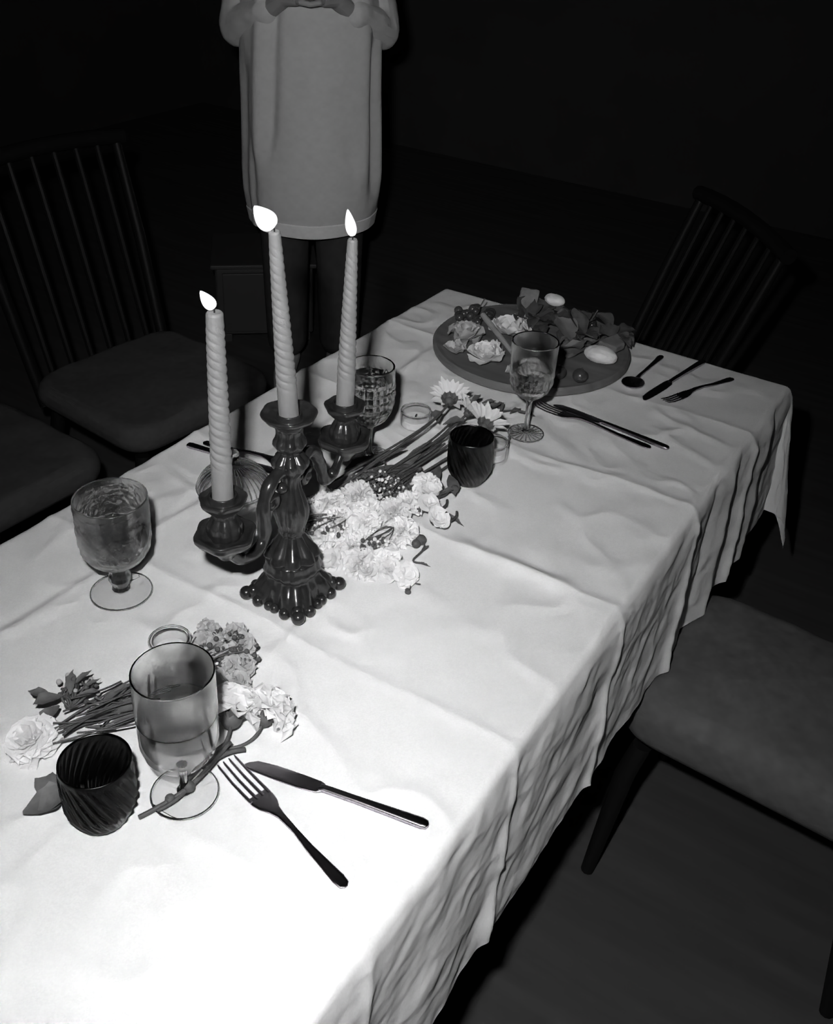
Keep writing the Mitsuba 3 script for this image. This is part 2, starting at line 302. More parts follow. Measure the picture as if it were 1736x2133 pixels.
# ------------------------------------------------------------------ the person
def person():
    t = thing('person', 'person in a long pale loose dress and dark trousers standing behind the table', 'person')
    px, py, yaw = -1.985, 2.525, math.atan2(-2.52, 1.98)
    # local frame: +x is the way the person faces, y to their left
    put = lambda m: xform(m, yaw, (px, py, 0))
    J = lambda *p: np.array(p, float)
    S = []
    def bone(a, b, ra, rb): S.append(hull(sph(a, ra), sph(b, rb)))
    pel, chest, neck0, neck1 = J(0, 0, .93), J(0, 0, 1.25), J(-.01, 0, 1.40), J(.005, 0, 1.48)
    S.append(hull(sph(J(0, .075, .90), .095), sph(J(0, -.075, .90), .095), sph(J(0, .06, 1.08), .085), sph(J(0, -.06, 1.08), .085)))
    S.append(hull(sph(J(0, .06, 1.08), .085), sph(J(0, -.06, 1.08), .085), sph(J(0, .08, 1.28), .10), sph(J(0, -.08, 1.28), .10), sph(J(-.01, .13, 1.36), .055), sph(J(-.01, -.13, 1.36), .055)))
    bone(neck0, neck1, .055, .048)
    for s in (-1, 1):
        bone(J(0, s * .085, .88), J(.01, s * .085, .48), .085, .055); bone(J(.01, s * .085, .48), J(-.005, s * .085, .30), .055, .050); bone(J(-.005, s * .085, .30), J(-.01, s * .085, .08), .050, .034)
        bone(J(-.02, s * .085, .045), J(.14, s * .10, .025), .035, .022)
        sh, el, wr = J(-.01, s * .165, 1.36), J(-.03, s * .205, 1.10), J(.17, s * .07, 1.225)
        bone(sh, el, .048, .036); bone(el, wr, .036, .024)
        pal = J(.225, s * .028, 1.255)
        S.append(hull(sph(wr, .022), sph(pal + [0, s * .008, .030], .013), sph(pal + [0, s * .008, -.030], .012)))
        for i, dz in enumerate((.030, .010, -.010, -.028)):
            L = (.034, .038, .035, .028)[i]; a = pal + [0, s * .008, dz]; b = a + [L * .9, -s * .012, 0]; c2 = b + [.008, -s * L * .85, -.004]
            bone(a, b, .0092, .0085); bone(b, c2, .0085, .0072)
        bone(wr + [.02, -s * .004, .014], wr + [.055, -s * .004, .045], .011, .009); bone(wr + [.055, -s * .004, .045], wr + [.082, -s * .012, .05], .009, .0075)
    hd = J(.02, 0, 1.60)
    S.append(hull(sph(hd + [-.015, 0, .03], .088), sph(hd + [.02, 0, .02], .078), sph(hd + [.045, 0, -.075], .032), sph(hd + [.01, .03, -.04], .045), sph(hd + [.01, -.03, -.04], .045)))
    S.append(hull(sph(hd + [.09, 0, .012], .010), sph(hd + [.108, 0, -.022], .012), sph(hd + [.09, 0, -.028], .014)))
    S.append(hull(sph(hd + [.070, .018, -.056], .008), sph(hd + [.070, -.018, -.056], .008), sph(hd + [.084, 0, -.054], .008)))
    for s in (-1, 1):
        S.append(hull(sph(hd + [-.005, s * .086, .01], .014), sph(hd + [.0, s * .082, -.03], .010)))
    body = to_tri(m3.Manifold.batch_boolean(S, m3.OpType.Add), refine=.012, smooth=6)
    add(t + '__body', put(body), 'skin', True)
    for s in (-1, 1):
        add(t + '__body__eye', put(ball(hd + [.086, s * .030, .012], .009, 2)), 'eye', True)
    hair = to_tri(hull(sph(hd + [-.025, 0, .042], .097), sph(hd + [-.03, .03, -.02], .075), sph(hd + [-.03, -.03, -.02], .075), sph(hd + [-.045, 0, -.10], .06)) - hull(sph(hd + [.13, .04, -.02], .09), sph(hd + [.13, -.04, -.02], .09), sph(hd + [.12, 0, -.12], .08)), refine=.012, smooth=5)
    add(t + '__hair', put(hair), 'hair', True)
    for s in (-1, 1):
        leg = to_tri(hull(sph(J(0, s * .085, .86), .094), sph(J(.01, s * .086, .5), .078)) + hull(sph(J(.01, s * .086, .5), .078), sph(J(-.005, s * .087, .13), .066)), refine=.02, smooth=5)
        v = leg.vertices
        leg.vertices = v + np.c_[(meshkit.fbm(v * 14, 3, 4) - .5) * .02, v[:, 0] * 0, v[:, 0] * 0]
        add(t + '__trouser_leg', put(leg), 'trousers', True)
        add(t + '__shoe', put(to_tri(hull(sph(J(-.05, s * .085, .042), .042), sph(J(.10, s * .10, .034), .034), sph(J(.16, s * .105, .026), .025)) , refine=.02, smooth=3)), 'shoe', True)
    # the dress: a wide straight tube of cloth from the shoulders to below the knee, hanging in soft folds
    zs = np.r_[np.linspace(.553, .63, 14), np.linspace(.645, 1.20, 46), np.linspace(1.215, 1.425, 16)]
    th = np.arange(200) * 2 * np.pi / 200
    TH, Z = np.meshgrid(th, zs, indexing='ij')
    k = (Z - .553)
    rx = np.interp(Z, [.553, .63, .72, .95, 1.10, 1.25, 1.34, 1.39, 1.425], [.186, .195, .196, .182, .172, .160, .125, .09, .062])
    ry = np.interp(Z, [.553, .60, .65, .72, .95, 1.10, 1.25, 1.36, 1.40, 1.425], [.196, .207, .214, .216, .208, .205, .200, .165, .10, .066])
    fl = np.zeros_like(Z)
    for c, w, am, z0, z1 in ((-.62, .10, -.016, .85, 1.3), (-.85, .12, .012, .8, 1.3), (-1.25, .16, -.012, .6, 1.0), (1.05, .12, -.014, .72, 1.05), (.8, .16, .010, .75, 1.2), (1.3, .1, .008, .7, 1.1), (-.95, .1, -.010, .5, .75), (0.1, .3, .006, .5, 1.0), (2.4, .2, .012, .5, 1.2), (3.3, .25, -.012, .5, 1.2), (-2.2, .22, .012, .5, 1.2)):
        d = (TH - c - .25 * (Z - .8) + np.pi) % (2 * np.pi) - np.pi
        fl += am * np.exp(-(d / w) ** 2) * np.clip((Z - z0 + .1) / .1, 0, 1) * np.clip((z1 + .1 - Z) / .1, 0, 1)
    fl += .012 * (meshkit.fbm(np.stack([np.cos(TH) * 2.5, np.sin(TH) * 2.5, Z * 3], -1), 3, 12) - .5)
    v = np.stack([(rx + fl) * np.cos(TH), (ry + fl) * np.sin(TH), Z], -1).reshape(-1, 3)
    add(t + '__dress', put(tri(v, quads(200, len(zs), closed_u=True))), 'dress', True)
    hz = np.array([.549, .551, .589, .592]); off = np.array([.001, .004, .004, .001])
    TH, Z = np.meshgrid(th, hz, indexing='ij')
    HB = np.stack([np.interp(Z, zs, np.interp(zs, [.553, .63], [.186, .195])), np.interp(Z, [.553, .60], [.196, .207])], -1)
    idx = [0, 0, 5, 5]
    base = v.reshape(200, len(zs), 3)
    hv = np.stack([base[:, i] * [1, 1, 0] for i in idx], 1)
    n = hv / (np.linalg.norm(hv, axis=-1, keepdims=True)); hv = hv + n * off[None, :, None]; hv[..., 2] = hz[None]
    add(t + '__dress__hem_band', put(tri(hv.reshape(-1, 3), quads(200, 4, closed_u=True))), 'hem', 30, label='paler stitched band along the dress hem')
    for s in (-1, 1):
        sh, el, wr = J(-.01, s * .150, 1.36), J(-.03, s * .205, 1.12), J(.10, s * .125, 1.18)
        sl = to_tri(hull(sph(sh, .066), sph(el, .060)) + hull(sph(el, .060), sph(wr, .045)), refine=.015, smooth=4)
        v2 = sl.vertices; sl.vertices = v2 + sl.vertex_normals * ((meshkit.fbm(v2 * 18, 3, 6) - .5) * .014)[:, None]
        add(t + '__sleeve', put(sl), 'dress', True)
person()

# ------------------------------------------------------------------ candelabra and candles
CX, CY = -.702, .845
ZC = rest(CX, CY, .05)
def candelabra():
    t = thing('candelabra', 'dark ornate three-armed candelabra with fluted square foot on the white cloth', 'candelabra')
    o = np.array([CX, CY, ZC])
    def sq(TH, Z, Rr):
        k = np.clip((.050 - Z) / .05, 0, 1) ** .7
        q = 1 + k * .21 * np.cos(4 * (TH - math.pi / 4))
        fl = 1 + (.035 + .05 * k) * np.abs(np.cos(8 * (TH - math.pi / 4))) - .05 * k
        return Rr * q * fl
    add(t + '__base', lathe([(0, .004), (.040, .003), (.0475, .004), (.049, .008), (.0475, .013), (.0445, .020), (.041, .027), (.0365, .033), (.0335, .038), (.0325, .041), (.0345, .043), (.0365, .047), (.037, .051), (.0350, .056), (.0338, .0640), (.030, .0665)], 160, sq, o, 60), 'bronze', True)
    for a in range(4):
        an = math.pi / 4 + a * math.pi / 2
        add(t + '__base__foot', cat([ball(o + [.0615 * math.cos(an), .0615 * math.sin(an), .0098], .0092), ball(o + [.052 * math.cos(an), .052 * math.sin(an), .013], .0085)]), 'bronze', True)
        for k in (-1, 1):
            for r, e, s in ((.0505, .33, .0075), (.045, .68, .0062)):
                add(t + '__base__scallop', ball(o + [r * math.cos(an + k * e), r * math.sin(an + k * e), .0075], s, 2, (1, 1, 1.1)), 'bronze', True)
    def lob(TH, Z, Rr):
        k = np.where(Z < .100, .11, np.where(Z < .172, .085, np.where(Z < .225, .11, np.where(Z < .258, .10, .03))))
        n = 8
        return Rr * (1 - k + 2 * k * np.abs(np.cos(n / 2 * TH + .3)))
    prof = [(0.0, .054), (.0350, .0565), (.0385, .060), (.0365, .064), (.034, .069), (.029, .075), (.0235, .082), (.019, .089), (.0165, .0935), (.0180, .0965), (.0185, .099), (.0175, .101), (.0195, .106), (.0222, .114), (.0240, .123), (.0242, .129), (.0228, .137), (.0195, .148), (.0160, .158), (.0133, .168), (.0125, .176), (.0135, .182), (.0175, .187), (.0225, .193), (.0248, .199), (.0240, .205), (.0195, .210), (.0150, .2145), (.0145, .218), (.0190, .222), (.0222, .227), (.0215, .232), (.0185, .237), (.0172, .243), (.0180, .249)]
    prof = [(r * .88, z + .0075) for r, z in prof]
    add(t + '__stem', lathe(prof, 96, lob, o, 150), 'bronze', True)
    def rim(TH, Z, Rr): return Rr * (1 + .035 * np.cos(8 * TH) * np.clip((Rr - .02) / .02, 0, 1))
    add(t + '__drip_pan', lathe([(0, .2545), (.0158, .2550), (.0178, .2595), (.0212, .2645), (.0280, .2695), (.0330, .2735), (.0342, .2768), (.0336, .2790), (.0315, .2780), (.026, .2740), (.020, .2712), (.0160, .2700), (.0156, .2735), (.0151, .2775), (.0140, .2782), (.0130, .2770), (.0128, .2730), (.012, .2715), (0, .2715)], 96, rim, o, 90), 'bronze', True)
    for s, cy in ((-1, .725), (1, .987)):
        cx = -.703 if s < 0 else -.723
        d = np.array([cx - CX, cy - CY, 0])
        span = np.linalg.norm(d); d /= span
        if s < 0: pts = [(.006, .198, .0072), (.028, .201, .0082), (.044, .188, .0086), (.052, .168, .0082), (.052, .147, .0094), (.053, .126, .0084), (.061, .115, .0078), (.084, .112, .0076), (.106, .126, .0074), (span - .002, .142, .0080)]
        else: pts = [(.030, .196, .0072), (.056, .193, .0084), (.070, .172, .0088), (.079, .150, .0080), (.086, .133, .0080), (.100, .127, .0072), (.117, .132, .0064), (.130, .143, .0062), (span - .002, .152, .0075)]
        p = smoothpoly([[*(o + d * x + [0, 0, z]), r] for x, z, r in pts], 8)
        arm = add(t + '__arm', tube(p[:, :3], p[:, 3] * (1 + .07 * np.sin(np.arange(len(p)) * .55)), 16), 'bronze', True)
        side = np.array([-d[1], d[0], 0])
        curl = [o + d * (.036 + .012 * math.cos(a) * (1 - a / 9)) + [0, 0, .166 + .012 * math.sin(a) * (1 - a / 9)] for a in np.linspace(.6, 6.2, 18)]
        add(arm + '__scroll', cat([tube(curl, np.linspace(.0062, .0045, 18), 10), ball(curl[-1], .0068)]), 'bronze', True)
        add(arm + '__bead', ball(o + d * .017 + [0, 0, .178], .0075), 'bronze', True)
        add(arm + '__bead', (ball(o + d * (.098 if s < 0 else .108) + [0, 0, .121 if s < 0 else .130], .0078)), 'bronze', True)
        c = np.array([cx, cy, ZC])
        def pan(TH, Z, Rr): return Rr * (1 + .055 * np.cos(6 * TH) * np.clip((Rr - .015) / .02, 0, 1))
        add(t + '__lower_pan', lathe([(0, .134), (.009, .135), (.0125, .141), (.0175, .148), (.0250, .1545), (.0315, .1590), (.0350, .1640), (.0360, .1695), (.0348, .1725), (.0315, .1715), (.027, .168), (.022, .1660), (.018, .166), (0, .166)], 96, pan, c, 80), 'bronze', True)
        def lob2(TH, Z, Rr): return Rr * (.94 + .12 * np.abs(np.cos(4 * TH)))
        add(t + '__socket', lathe([(0, .165), (.0175, .1655), (.0195, .170), (.0205, .177), (.0195, .184), (.0165, .190), (.0135, .195), (.0130, .199), (.0150, .203)], 80, lob2, c, 60), 'bronze', True)
        def rim2(TH, Z, Rr): return Rr * (1 + .05 * np.cos(7 * TH) * np.clip((Rr - .015) / .015, 0, 1))
        add(t + '__drip_pan', lathe([(0, .200), (.0145, .201), (.0190, .205), (.0228, .2095), (.0262, .2140), (.0275, .2180), (.0270, .2205), (.0248, .2200), (.0210, .2170), (.0175, .2165), (.0168, .2200), (.0163, .2238), (.0150, .2245), (.0138, .2232), (.0134, .2190), (0, .2180)], 96, rim2, c, 80), 'bronze', True)
    return t
candelabra()

def flame_mesh(base, lean, L, r):
    """a drop of fire: base point, lean (a vector), length, largest radius"""
    d = np.array([lean[0], lean[1], lean[2]], float); d /= np.linalg.norm(d)
    ts = np.linspace(0, 1, 26)
    pts = [base + L * tt * d + np.array([0, 0, .12 * L * tt * tt]) for tt in ts]
    rr = r * np.sin(np.pi * ts ** .70) ** .62 * (1 - .25 * ts ** 3) + 2e-4
    return tube(pts, rr, 20)
def candle(b, top, r0, r1, flame, label, melt=.0):
    t = thing('taper_candle', label, 'candle', 'lit twisted taper candles')
    b, top = np.array(b, float), np.array(top, float)
    ax = top - b; L = np.linalg.norm(ax); ax /= L
    s = np.r_[np.linspace(0, .034, 8), np.linspace(.0346, L - .003, 380), [L - .0015, L]]
    rr = np.interp(s, [0, .05, L], [r0, r0 * .97, r1])
    th = np.arange(40) * 2 * np.pi / 40
    S, TH = np.meshgrid(s, th, indexing='ij')
    k = np.clip((S - .034) / .02, 0, 1) * np.clip((L - .008 - S) / .012, 0, 1)
    Rr = rr[:, None] * (1 + k * (.14 * np.abs(np.cos(1.5 * (TH + S * 2 * np.pi / .031))) ** .8 - .08))
    Rr[-1] *= .80; Rr[-2] *= .96
    F = frame(ax, (1, 0, 0))
    v = b + S[..., None] * ax + Rr[..., None] * (np.cos(TH)[..., None] * F[1] + np.sin(TH)[..., None] * F[2])
    n = len(s)
    vv = np.vstack([v.reshape(-1, 3), b, top - ax * .001])
    i = np.arange(40); j = (i + 1) % 40
    f = np.vstack([quads(n, 40, closed_v=True)[:, ::-1], np.stack([i * 0 + n * 40, j, i], 1), np.stack([i * 0 + n * 40 + 1, (n - 1) * 40 + i, (n - 1) * 40 + j], 1)])
    add(t + '__wax', tri(vv, f), 'wax', 50)
    lean, Lf, rf = flame
    w1 = top + np.array([0, 0, .006]) + np.array(lean) * [.002, .002, 0]
    add(t + '__wick', tube([top - ax * .003, top + ax * .004, w1], .0008, 6), 'wick', True)
    k = add(t + '__wick__flame', flame_mesh(top + ax * .0035, lean, Lf, rf), 'wax', True)
    scene[k]['emitter'] = {'type': 'area', 'radiance': g(1.15)}
    scene[k]['bsdf'] = {'type': 'diffuse', 'reflectance': g(0.0)}
LEFT = -RIGHT
zc = ZC
candle((-.703, .725, zc + .2185), (-.7025, .7290, zc + .4495), .0122, .0092, ((*(LEFT * .62)[:2], .78), .0215, .0068), 'lowest and nearest lit twisted taper candle on the left arm of the candelabra')
candle((-.702, .845, zc + .2718), (-.7050, .8310, zc + .5085), .0122, .0066, ((*(LEFT * .72)[:2], .70), .029, .0115), 'tallest lit twisted taper candle in the middle socket of the candelabra')
candle((-.723, .987, zc + .2185), (-.7158, .9905, zc + .4522), .0122, .0064, ((*(LEFT * .22)[:2], 1.0), .031, .0066), 'lit twisted taper candle on the right arm, in front of the cut glass')

# ------------------------------------------------------------------ glasses
def facet(n, z_lo, z_hi, amt=1.0):
    def f(TH, Z, Rr):
        k = amt * np.clip((z_hi - Z) / (z_hi - z_lo), 0, 1)
        a = (TH % (2 * np.pi / n)) - np.pi / n
        return Rr * (1 - k + k * math.cos(np.pi / n) / np.cos(a))
    return f
def goblet(label, x, y, h, rim, bowl_bottom, water, foot, wall=.0016, n_f=10, bulge=1.0, texture=None, knob=False, mats=('glass', 'water'), full=0.0, ribs=0, split=None, cut=0.0, cut_top=.5):
    t = thing('wine_goblet', label, 'glass')
    z = rest(x, y, foot)
    zb = bowl_bottom
    o = (x, y, z)
    bowl = [(.0060, zb - .004), (.011, zb), (rim * (.55 + .13 * full), zb + (h - zb) * .07), (rim * (.80 + .09 * full), zb + (h - zb) * .17), (rim * (.93 + .045 * full), zb + (h - zb) * .28), (rim * bulge * .985, zb + (h - zb) * .42), (rim * bulge, zb + (h - zb) * .6), (rim * (1 + bulge) / 2, zb + (h - zb) * .8), (rim, h - .001), (rim - wall * .5, h)]
    inner = [(rim - wall, h - .001), (rim * (1 + bulge) / 2 - wall, zb + (h - zb) * .8), (rim * bulge - wall, zb + (h - zb) * .6), (rim * bulge * .985 - wall, zb + (h - zb) * .42), (rim * (.93 + .045 * full) - wall * 1.2, zb + (h - zb) * .29), (rim * (.78 + .09 * full) - wall * 1.4, zb + (h - zb) * .19), (rim * (.5 + .13 * full), zb + (h - zb) * .10), (0, zb + (h - zb) * .065 + .002)]
    if knob:
        stem = [(foot * .35, .0055), (.012, .008), (.0095, .012), (.0125, .018), (.0150, .024), (.0145, .030), (.0115, .035), (.0120, .040)]
    else:
        stem = [(foot * .35, .0040), (.0085, .0065), (.0052, .011), (.0043, .020), (.0042, zb * .6), (.0048, zb - .012)]
    ft = [(0, .0012), (foot * .55, .0008), (foot * .93, .0), (foot, .0010), (foot * .995, .0025), (foot * .93, .0034), (foot * .35, .0050 if knob else .0042), (0, .0056 if knob else .0048)]
    stem[0] = (0, stem[0][1] + .0008)
    fc = facet(n_f, zb, zb + (h - zb) * .38)
    def fn(TH, Z, Rr):
        out = fc(TH, Z, Rr)
        if cut: out = out * (1 + cut * np.cos(11 * TH + 210 * Z) * np.cos(11 * TH - 210 * Z) * np.clip((Z - zb - .004) / .006, 0, 1) * np.clip((zb + (h - zb) * cut_top - Z) / .008, 0, 1))
        if not knob: out = np.where((Z < .006) & (Rr > foot * .3), Rr * (1 + .012 * np.cos(20 * TH)), np.where(Z < zb - .004, Rr * (1 + .05 * np.cos(6 * TH)), out))
        return out
    outer = lathe(stem + bowl, 120, fn, o, 170)
    base = lathe(ft, 120, fn, o, 60)
    if not knob:                                    # ribs cut into the foot
        v = base.vertices - np.array(o); rr = np.hypot(v[:, 0], v[:, 1]); th = np.arctan2(v[:, 1], v[:, 0])
        on = (v[:, 2] < .008) & (v[:, 2] > .002) & (rr > foot * .25)
        base.vertices[on, 2] += (.0011 * np.cos(20 * th) * np.clip((rr - foot * .2) / (foot * .2), 0, 1))[on]
    if texture:
        v = outer.vertices; rr = np.hypot(v[:, 0] - x, v[:, 1] - y); on = (v[:, 2] - z > zb + .004) & (v[:, 2] - z < h - .010)
        d = (meshkit.fbm((v - o) * [230, 230, 120], 2, 3) - .5) * texture
        k = np.where(on, 1 + d / np.maximum(rr, .01), 1)
        outer.vertices[:, 0] = x + (v[:, 0] - x) * k; outer.vertices[:, 1] = y + (v[:, 1] - y) * k
    inn = lathe(inner, 120, None, o, 60)
    if split:                                       # the sheer lower wall and the thicker lip are separate pieces of the glass
        low = [q for q in bowl if q[1] < split]; hi = [q for q in bowl if q[1] >= split]
        rs = np.interp(split, [q[1] for q in bowl], [q[0] for q in bowl]); ri_ = np.interp(split, [q[1] for q in inner][::-1], [q[0] for q in inner][::-1])
        add(t + '__stem', lathe(stem + [(.0062, zb - .004), (0, zb - .003)], 60, None, o, 60), 'rod_glass', True)
        add(t + '__bowl', lathe([(0, zb - .003)] + low + [(rs, split)], 120, None, o, 90), 'thin_glass', True)
        add(t + '__lip', cat([lathe([(rs, split + .0003)] + hi, 120, None, o, 60), lathe([q for q in inner if q[1] > split] + [(ri_, split + .0003)] + [(rs, split + .0003)], 120, None, o, 60)]), 'rod_glass', 60)
    else:
        add(t + '__bowl', cat([outer, inn]), mats[0], 60)
    add(t + '__foot', base, 'thin_glass', 60)
    add(t + '__foot__rim', torus((x, y, z + .0022), foot - .0008, .0012), 'rod_glass', True)
    if ribs:
        for k in range(ribs):
            a = 2 * np.pi * (k + .5) / ribs; e = np.array([math.cos(a), math.sin(a), 0])
            add(t + '__foot__rib', tube([np.array(o) + e * .009 + [0, 0, .0058], np.array(o) + e * foot * .6 + [0, 0, .0046], np.array(o) + e * foot * .93 + [0, 0, .0040]], [.0006, .0009, .0007], 6), 'rod_glass', True)
    zi = np.array([p[1] for p in inner])[::-1]; ri = np.array([p[0] for p in inner])[::-1]
    zs = np.linspace(zi[0] + .0006, water, 26)
    wp = [(0, zs[0])] + [(max(np.interp(q, zi, ri) - .0004, 0), q) for q in zs[1:]] + [(max(np.interp(water, zi, ri) - .0006, 0), water + .0006), (0, water)]
    add(t + '__water', lathe(wp, 100, None, o), mats[1], 50)
    return t
goblet('textured pressed glass goblet with knob stem, alone at the table edge left of candelabra', -.888, .7155, .152, .0468, .044, .098, .0405, .0030, 12, 1.0, .0034, True, ('clear_glass', 'water'))
goblet('large clear wine goblet of water in front of the ring-shaped tealight glass', -.588, .522, .175, .0412, .048, .145, .036, .0017, 12, 1.0, mats=('clear_glass', 'clear_water'), full=1.0, split=.118)
goblet('slim faceted wine goblet standing just in front of the food platter', -.650, 1.411, .177, .0388, .070, .127, .031, .0024, 10, .97, ribs=20, cut=.028, cut_top=.5)
goblet('cut glass water goblet half hidden behind the right-hand taper candle', -.822, 1.190, .168, .0375, .062, .146, .033, .0028, 16, 1.04, ribs=20, cut=.034, cut_top=.80)

def tumbler(label, x, y, h, r_rim, r_mid, r_base):
    t = thing('ribbed_tumbler', label, 'tumbler')
    z = rest(x, y, r_base)
    prof = [(0, .0), (r_base * .9, 0), (r_base, .003), (r_mid * .97, h * .30), (r_mid, h * .5), ((r_mid + r_rim) / 2, h * .78), (r_rim, h - .0012), (r_rim - .001, h), (r_rim - .0022, h - .001), ((r_mid + r_rim) / 2 - .0028, h * .78), (r_mid - .003, h * .5), (r_mid * .97 - .0034, h * .30), (r_base - .004, .011), (0, .009)]
    def swirl(TH, Z, Rr): return Rr * (1 + .040 * np.cos(22 * (TH + Z * 13)) * np.clip((h - .004 - Z) / .01, 0, 1) * np.clip(Z / .01, 0, 1))
    add(t + '__bowl', lathe(prof, 208, swirl, (x, y, z), 110), 'smoke_glass', True)
tumbler('dark ribbed glass tumbler between the daisies and the food platter goblet', -.6545, 1.226, .083, .0345, .0350, .024)
tumbler('dark ribbed glass tumbler at the near corner of the cloth beside the large goblet', -.634, .4515, .083, .0362, .0365, .026)

def tealight(label, x, y, r, h, lit_wick=True, thick=.0026):
    t = thing('tealight_holder', label, 'candle holder')
    z = rest(x, y, r)
    add(t + '__cup', lathe([(0, 0), (r - .002, 0), (r, .002), (r, h - .0015), (r - thick / 2, h), (r - thick, h - .0015), (r - thick, .006), (0, .0055)], 64, None, (x, y, z)), 'thin_glass', 40)
    add(t + '__rim', torus((x, y, z + h - .0010), r - thick / 2, thick * .5), 'rod_glass', True)
    zw = .018 if lit_wick else .010
    add(t + '__wax', lathe([(0, .0062), (r - thick - .0015, .0062), (r - thick - .0012, zw - .001), (r - thick - .002, zw), (0, zw - .001)], 48, None, (x, y, z)), 'petal_white', 40)
    if lit_wick: add(t + '__wick', tube([(x, y, z + zw - .002), (x, y, z + zw + .005), (x + .002, y, z + zw + .008)], .0012, 6), 'wick', True)
tealight('small glass tealight holder behind the daisy stems, right of the cut glass goblet', -.8145, 1.3165, .0265, .034)
tealight('small glass tealight holder with burnt wick beside the far dark tumbler', -.6585, 1.303, .0272, .034)
tealight('low glass tealight ring with white wax behind the nearest goblet', -.751, .6675, .0262, .026, False, .0048)

# a ribbed glass dish with a domed lid and a round knob
def dish():
    t = thing('lidded_dish', 'ribbed clear glass dish with domed lid and round knob behind the left candle', 'dish')
    x, y = -.901, .953; z = rest(x, y, .04)
    rib = lambda TH, Z, Rr: Rr * (1 + .014 * np.cos(30 * TH) * np.clip(Rr / .03 - .3, 0, 1))
    add(t + '__bowl', lathe([(0, 0), (.030, 0), (.034, .003), (.046, .016), (.0525, .032), (.0535, .038), (.052, .0385), (.050, .034), (.0435, .019), (.032, .006), (0, .004)], 180, rib, (x, y, z), 70), 'thin_glass', True)
    add(t + '__lid', lathe([(0, .0745), (.008, .0740), (.020, .0712), (.034, .0640), (.046, .0520), (.0525, .0410), (.0538, .0400), (.0545, .0412), (.0480, .0545), (.0355, .0668), (.021, .0742), (.009, .0770), (0, .0775)], 120, None, (x, y, z), 70), 'thin_glass', True)
    add(t + '__lid__knob', lathe([(0, .0778), (.0055, .0785), (.0050, .0815), (.0085, .0840), (.0112, .0890), (.0112, .0945), (.0085, .0990), (.004, .1010), (0, .1012)], 24, None, (x, y, z), 30), 'rod_glass', 20)
    for k in range(36):
        a = 2 * np.pi * k / 36; e = np.array([math.cos(a), math.sin(a), 0])
        add(t + '__lid__rib', tube([np.array([x, y, z + q]) + e * r_ for r_, q in ((.014, .0766), (.0355, .0676), (.0480, .0553), (.0540, .0425))], [.0004, .0007, .0009, .0008], 6, 3), 'rod_glass', True)
    add(t + '__lid__rim', torus((x, y, z + .0402), .0536, .0018), 'rod_glass', True)
    add(t + '__sugar', lathe([(0, .0052), (.030, .0075), (.0415, .021), (.0445, .027), (.030, .034), (0, .037)], 60, lambda TH, Z, Rr: Rr * (1 + .03 * np.cos(5 * TH + Z * 300)), (x, y, z), 40), 'petal_white', True, label='white filling inside the dish')
dish()

# ------------------------------------------------------------------ cutlery
def loft(secs, a, b, z, flat=.001):
    """secs: (s in metres from the tip, half width, height of the middle, half thickness); laid from a to b"""
    secs = np.array([(*q, 0.0)[:5] for q in secs], float); d = np.array([b[0] - a[0], b[1] - a[1], 0.]); d /= np.linalg.norm(d); sd = np.array([-d[1], d[0], 0])
    th = np.arange(14) * 2 * np.pi / 14
    cx_, cy_ = np.sign(np.cos(th)) * np.abs(np.cos(th)) ** .6, np.sign(np.sin(th)) * np.abs(np.sin(th)) ** .7
    base = np.array([a[0], a[1], z])
    off = secs[:, 4]
    v = base + secs[:, :1, None] * d + (off[:, None, None] + secs[:, 1][:, None, None] * cx_[None, :, None]) * sd + (secs[:, 2][:, None, None] + secs[:, 3][:, None, None] * cy_[None, :, None]) * [0, 0, 1]
    n = len(secs)
    vv = np.vstack([v.reshape(-1, 3), v[0].mean(0), v[-1].mean(0)])
    i = np.arange(14); j = (i + 1) % 14
    f = np.vstack([quads(n, 14, closed_v=True)[:, ::-1], np.stack([i * 0 + n * 14, i, j], 1)[:, ::-1], np.stack([i * 0 + n * 14 + 1, (n - 1) * 14 + i, (n - 1) * 14 + j], 1)])
    return tri(vv, f)
def cut_z(a, b):
    s = np.linspace(0, 1, 14)
    return ZT + float(np.percentile(top_h(a[0] + (b[0] - a[0]) * s, a[1] + (b[1] - a[1]) * s), 80)) + .0008
def knife(label, a, b):
    t = thing('table_knife', label, 'knife'); z = cut_z(a, b); L = math.dist(a, b); k = L / .225
    add(t + '__blade', loft([(0, .0015, .0014, .0004, -.004), (.003 * k, .0040, .0014, .0006, -.0028), (.012 * k, .0075, .0014, .0008, -.0008), (.035 * k, .0093, .0015, .0009), (.070 * k, .0095, .0017, .0010), (.092 * k, .0082, .0020, .0013, .0006), (.098 * k, .0052, .0026, .0020, .001)], a, b, z), 'steel', 50)
    add(t + '__handle', loft([(.094 * k, .0046, .0028, .0020), (.10 * k, .0042, .0034, .0030), (.14 * k, .0044, .0036, .0032), (.19 * k, .0056, .0036, .0034), (.217 * k, .0062, .0036, .0034), (.223 * k, .0050, .0036, .0028), (L, .0018, .0036, .0012)], a, b, z), 'steel', 50)
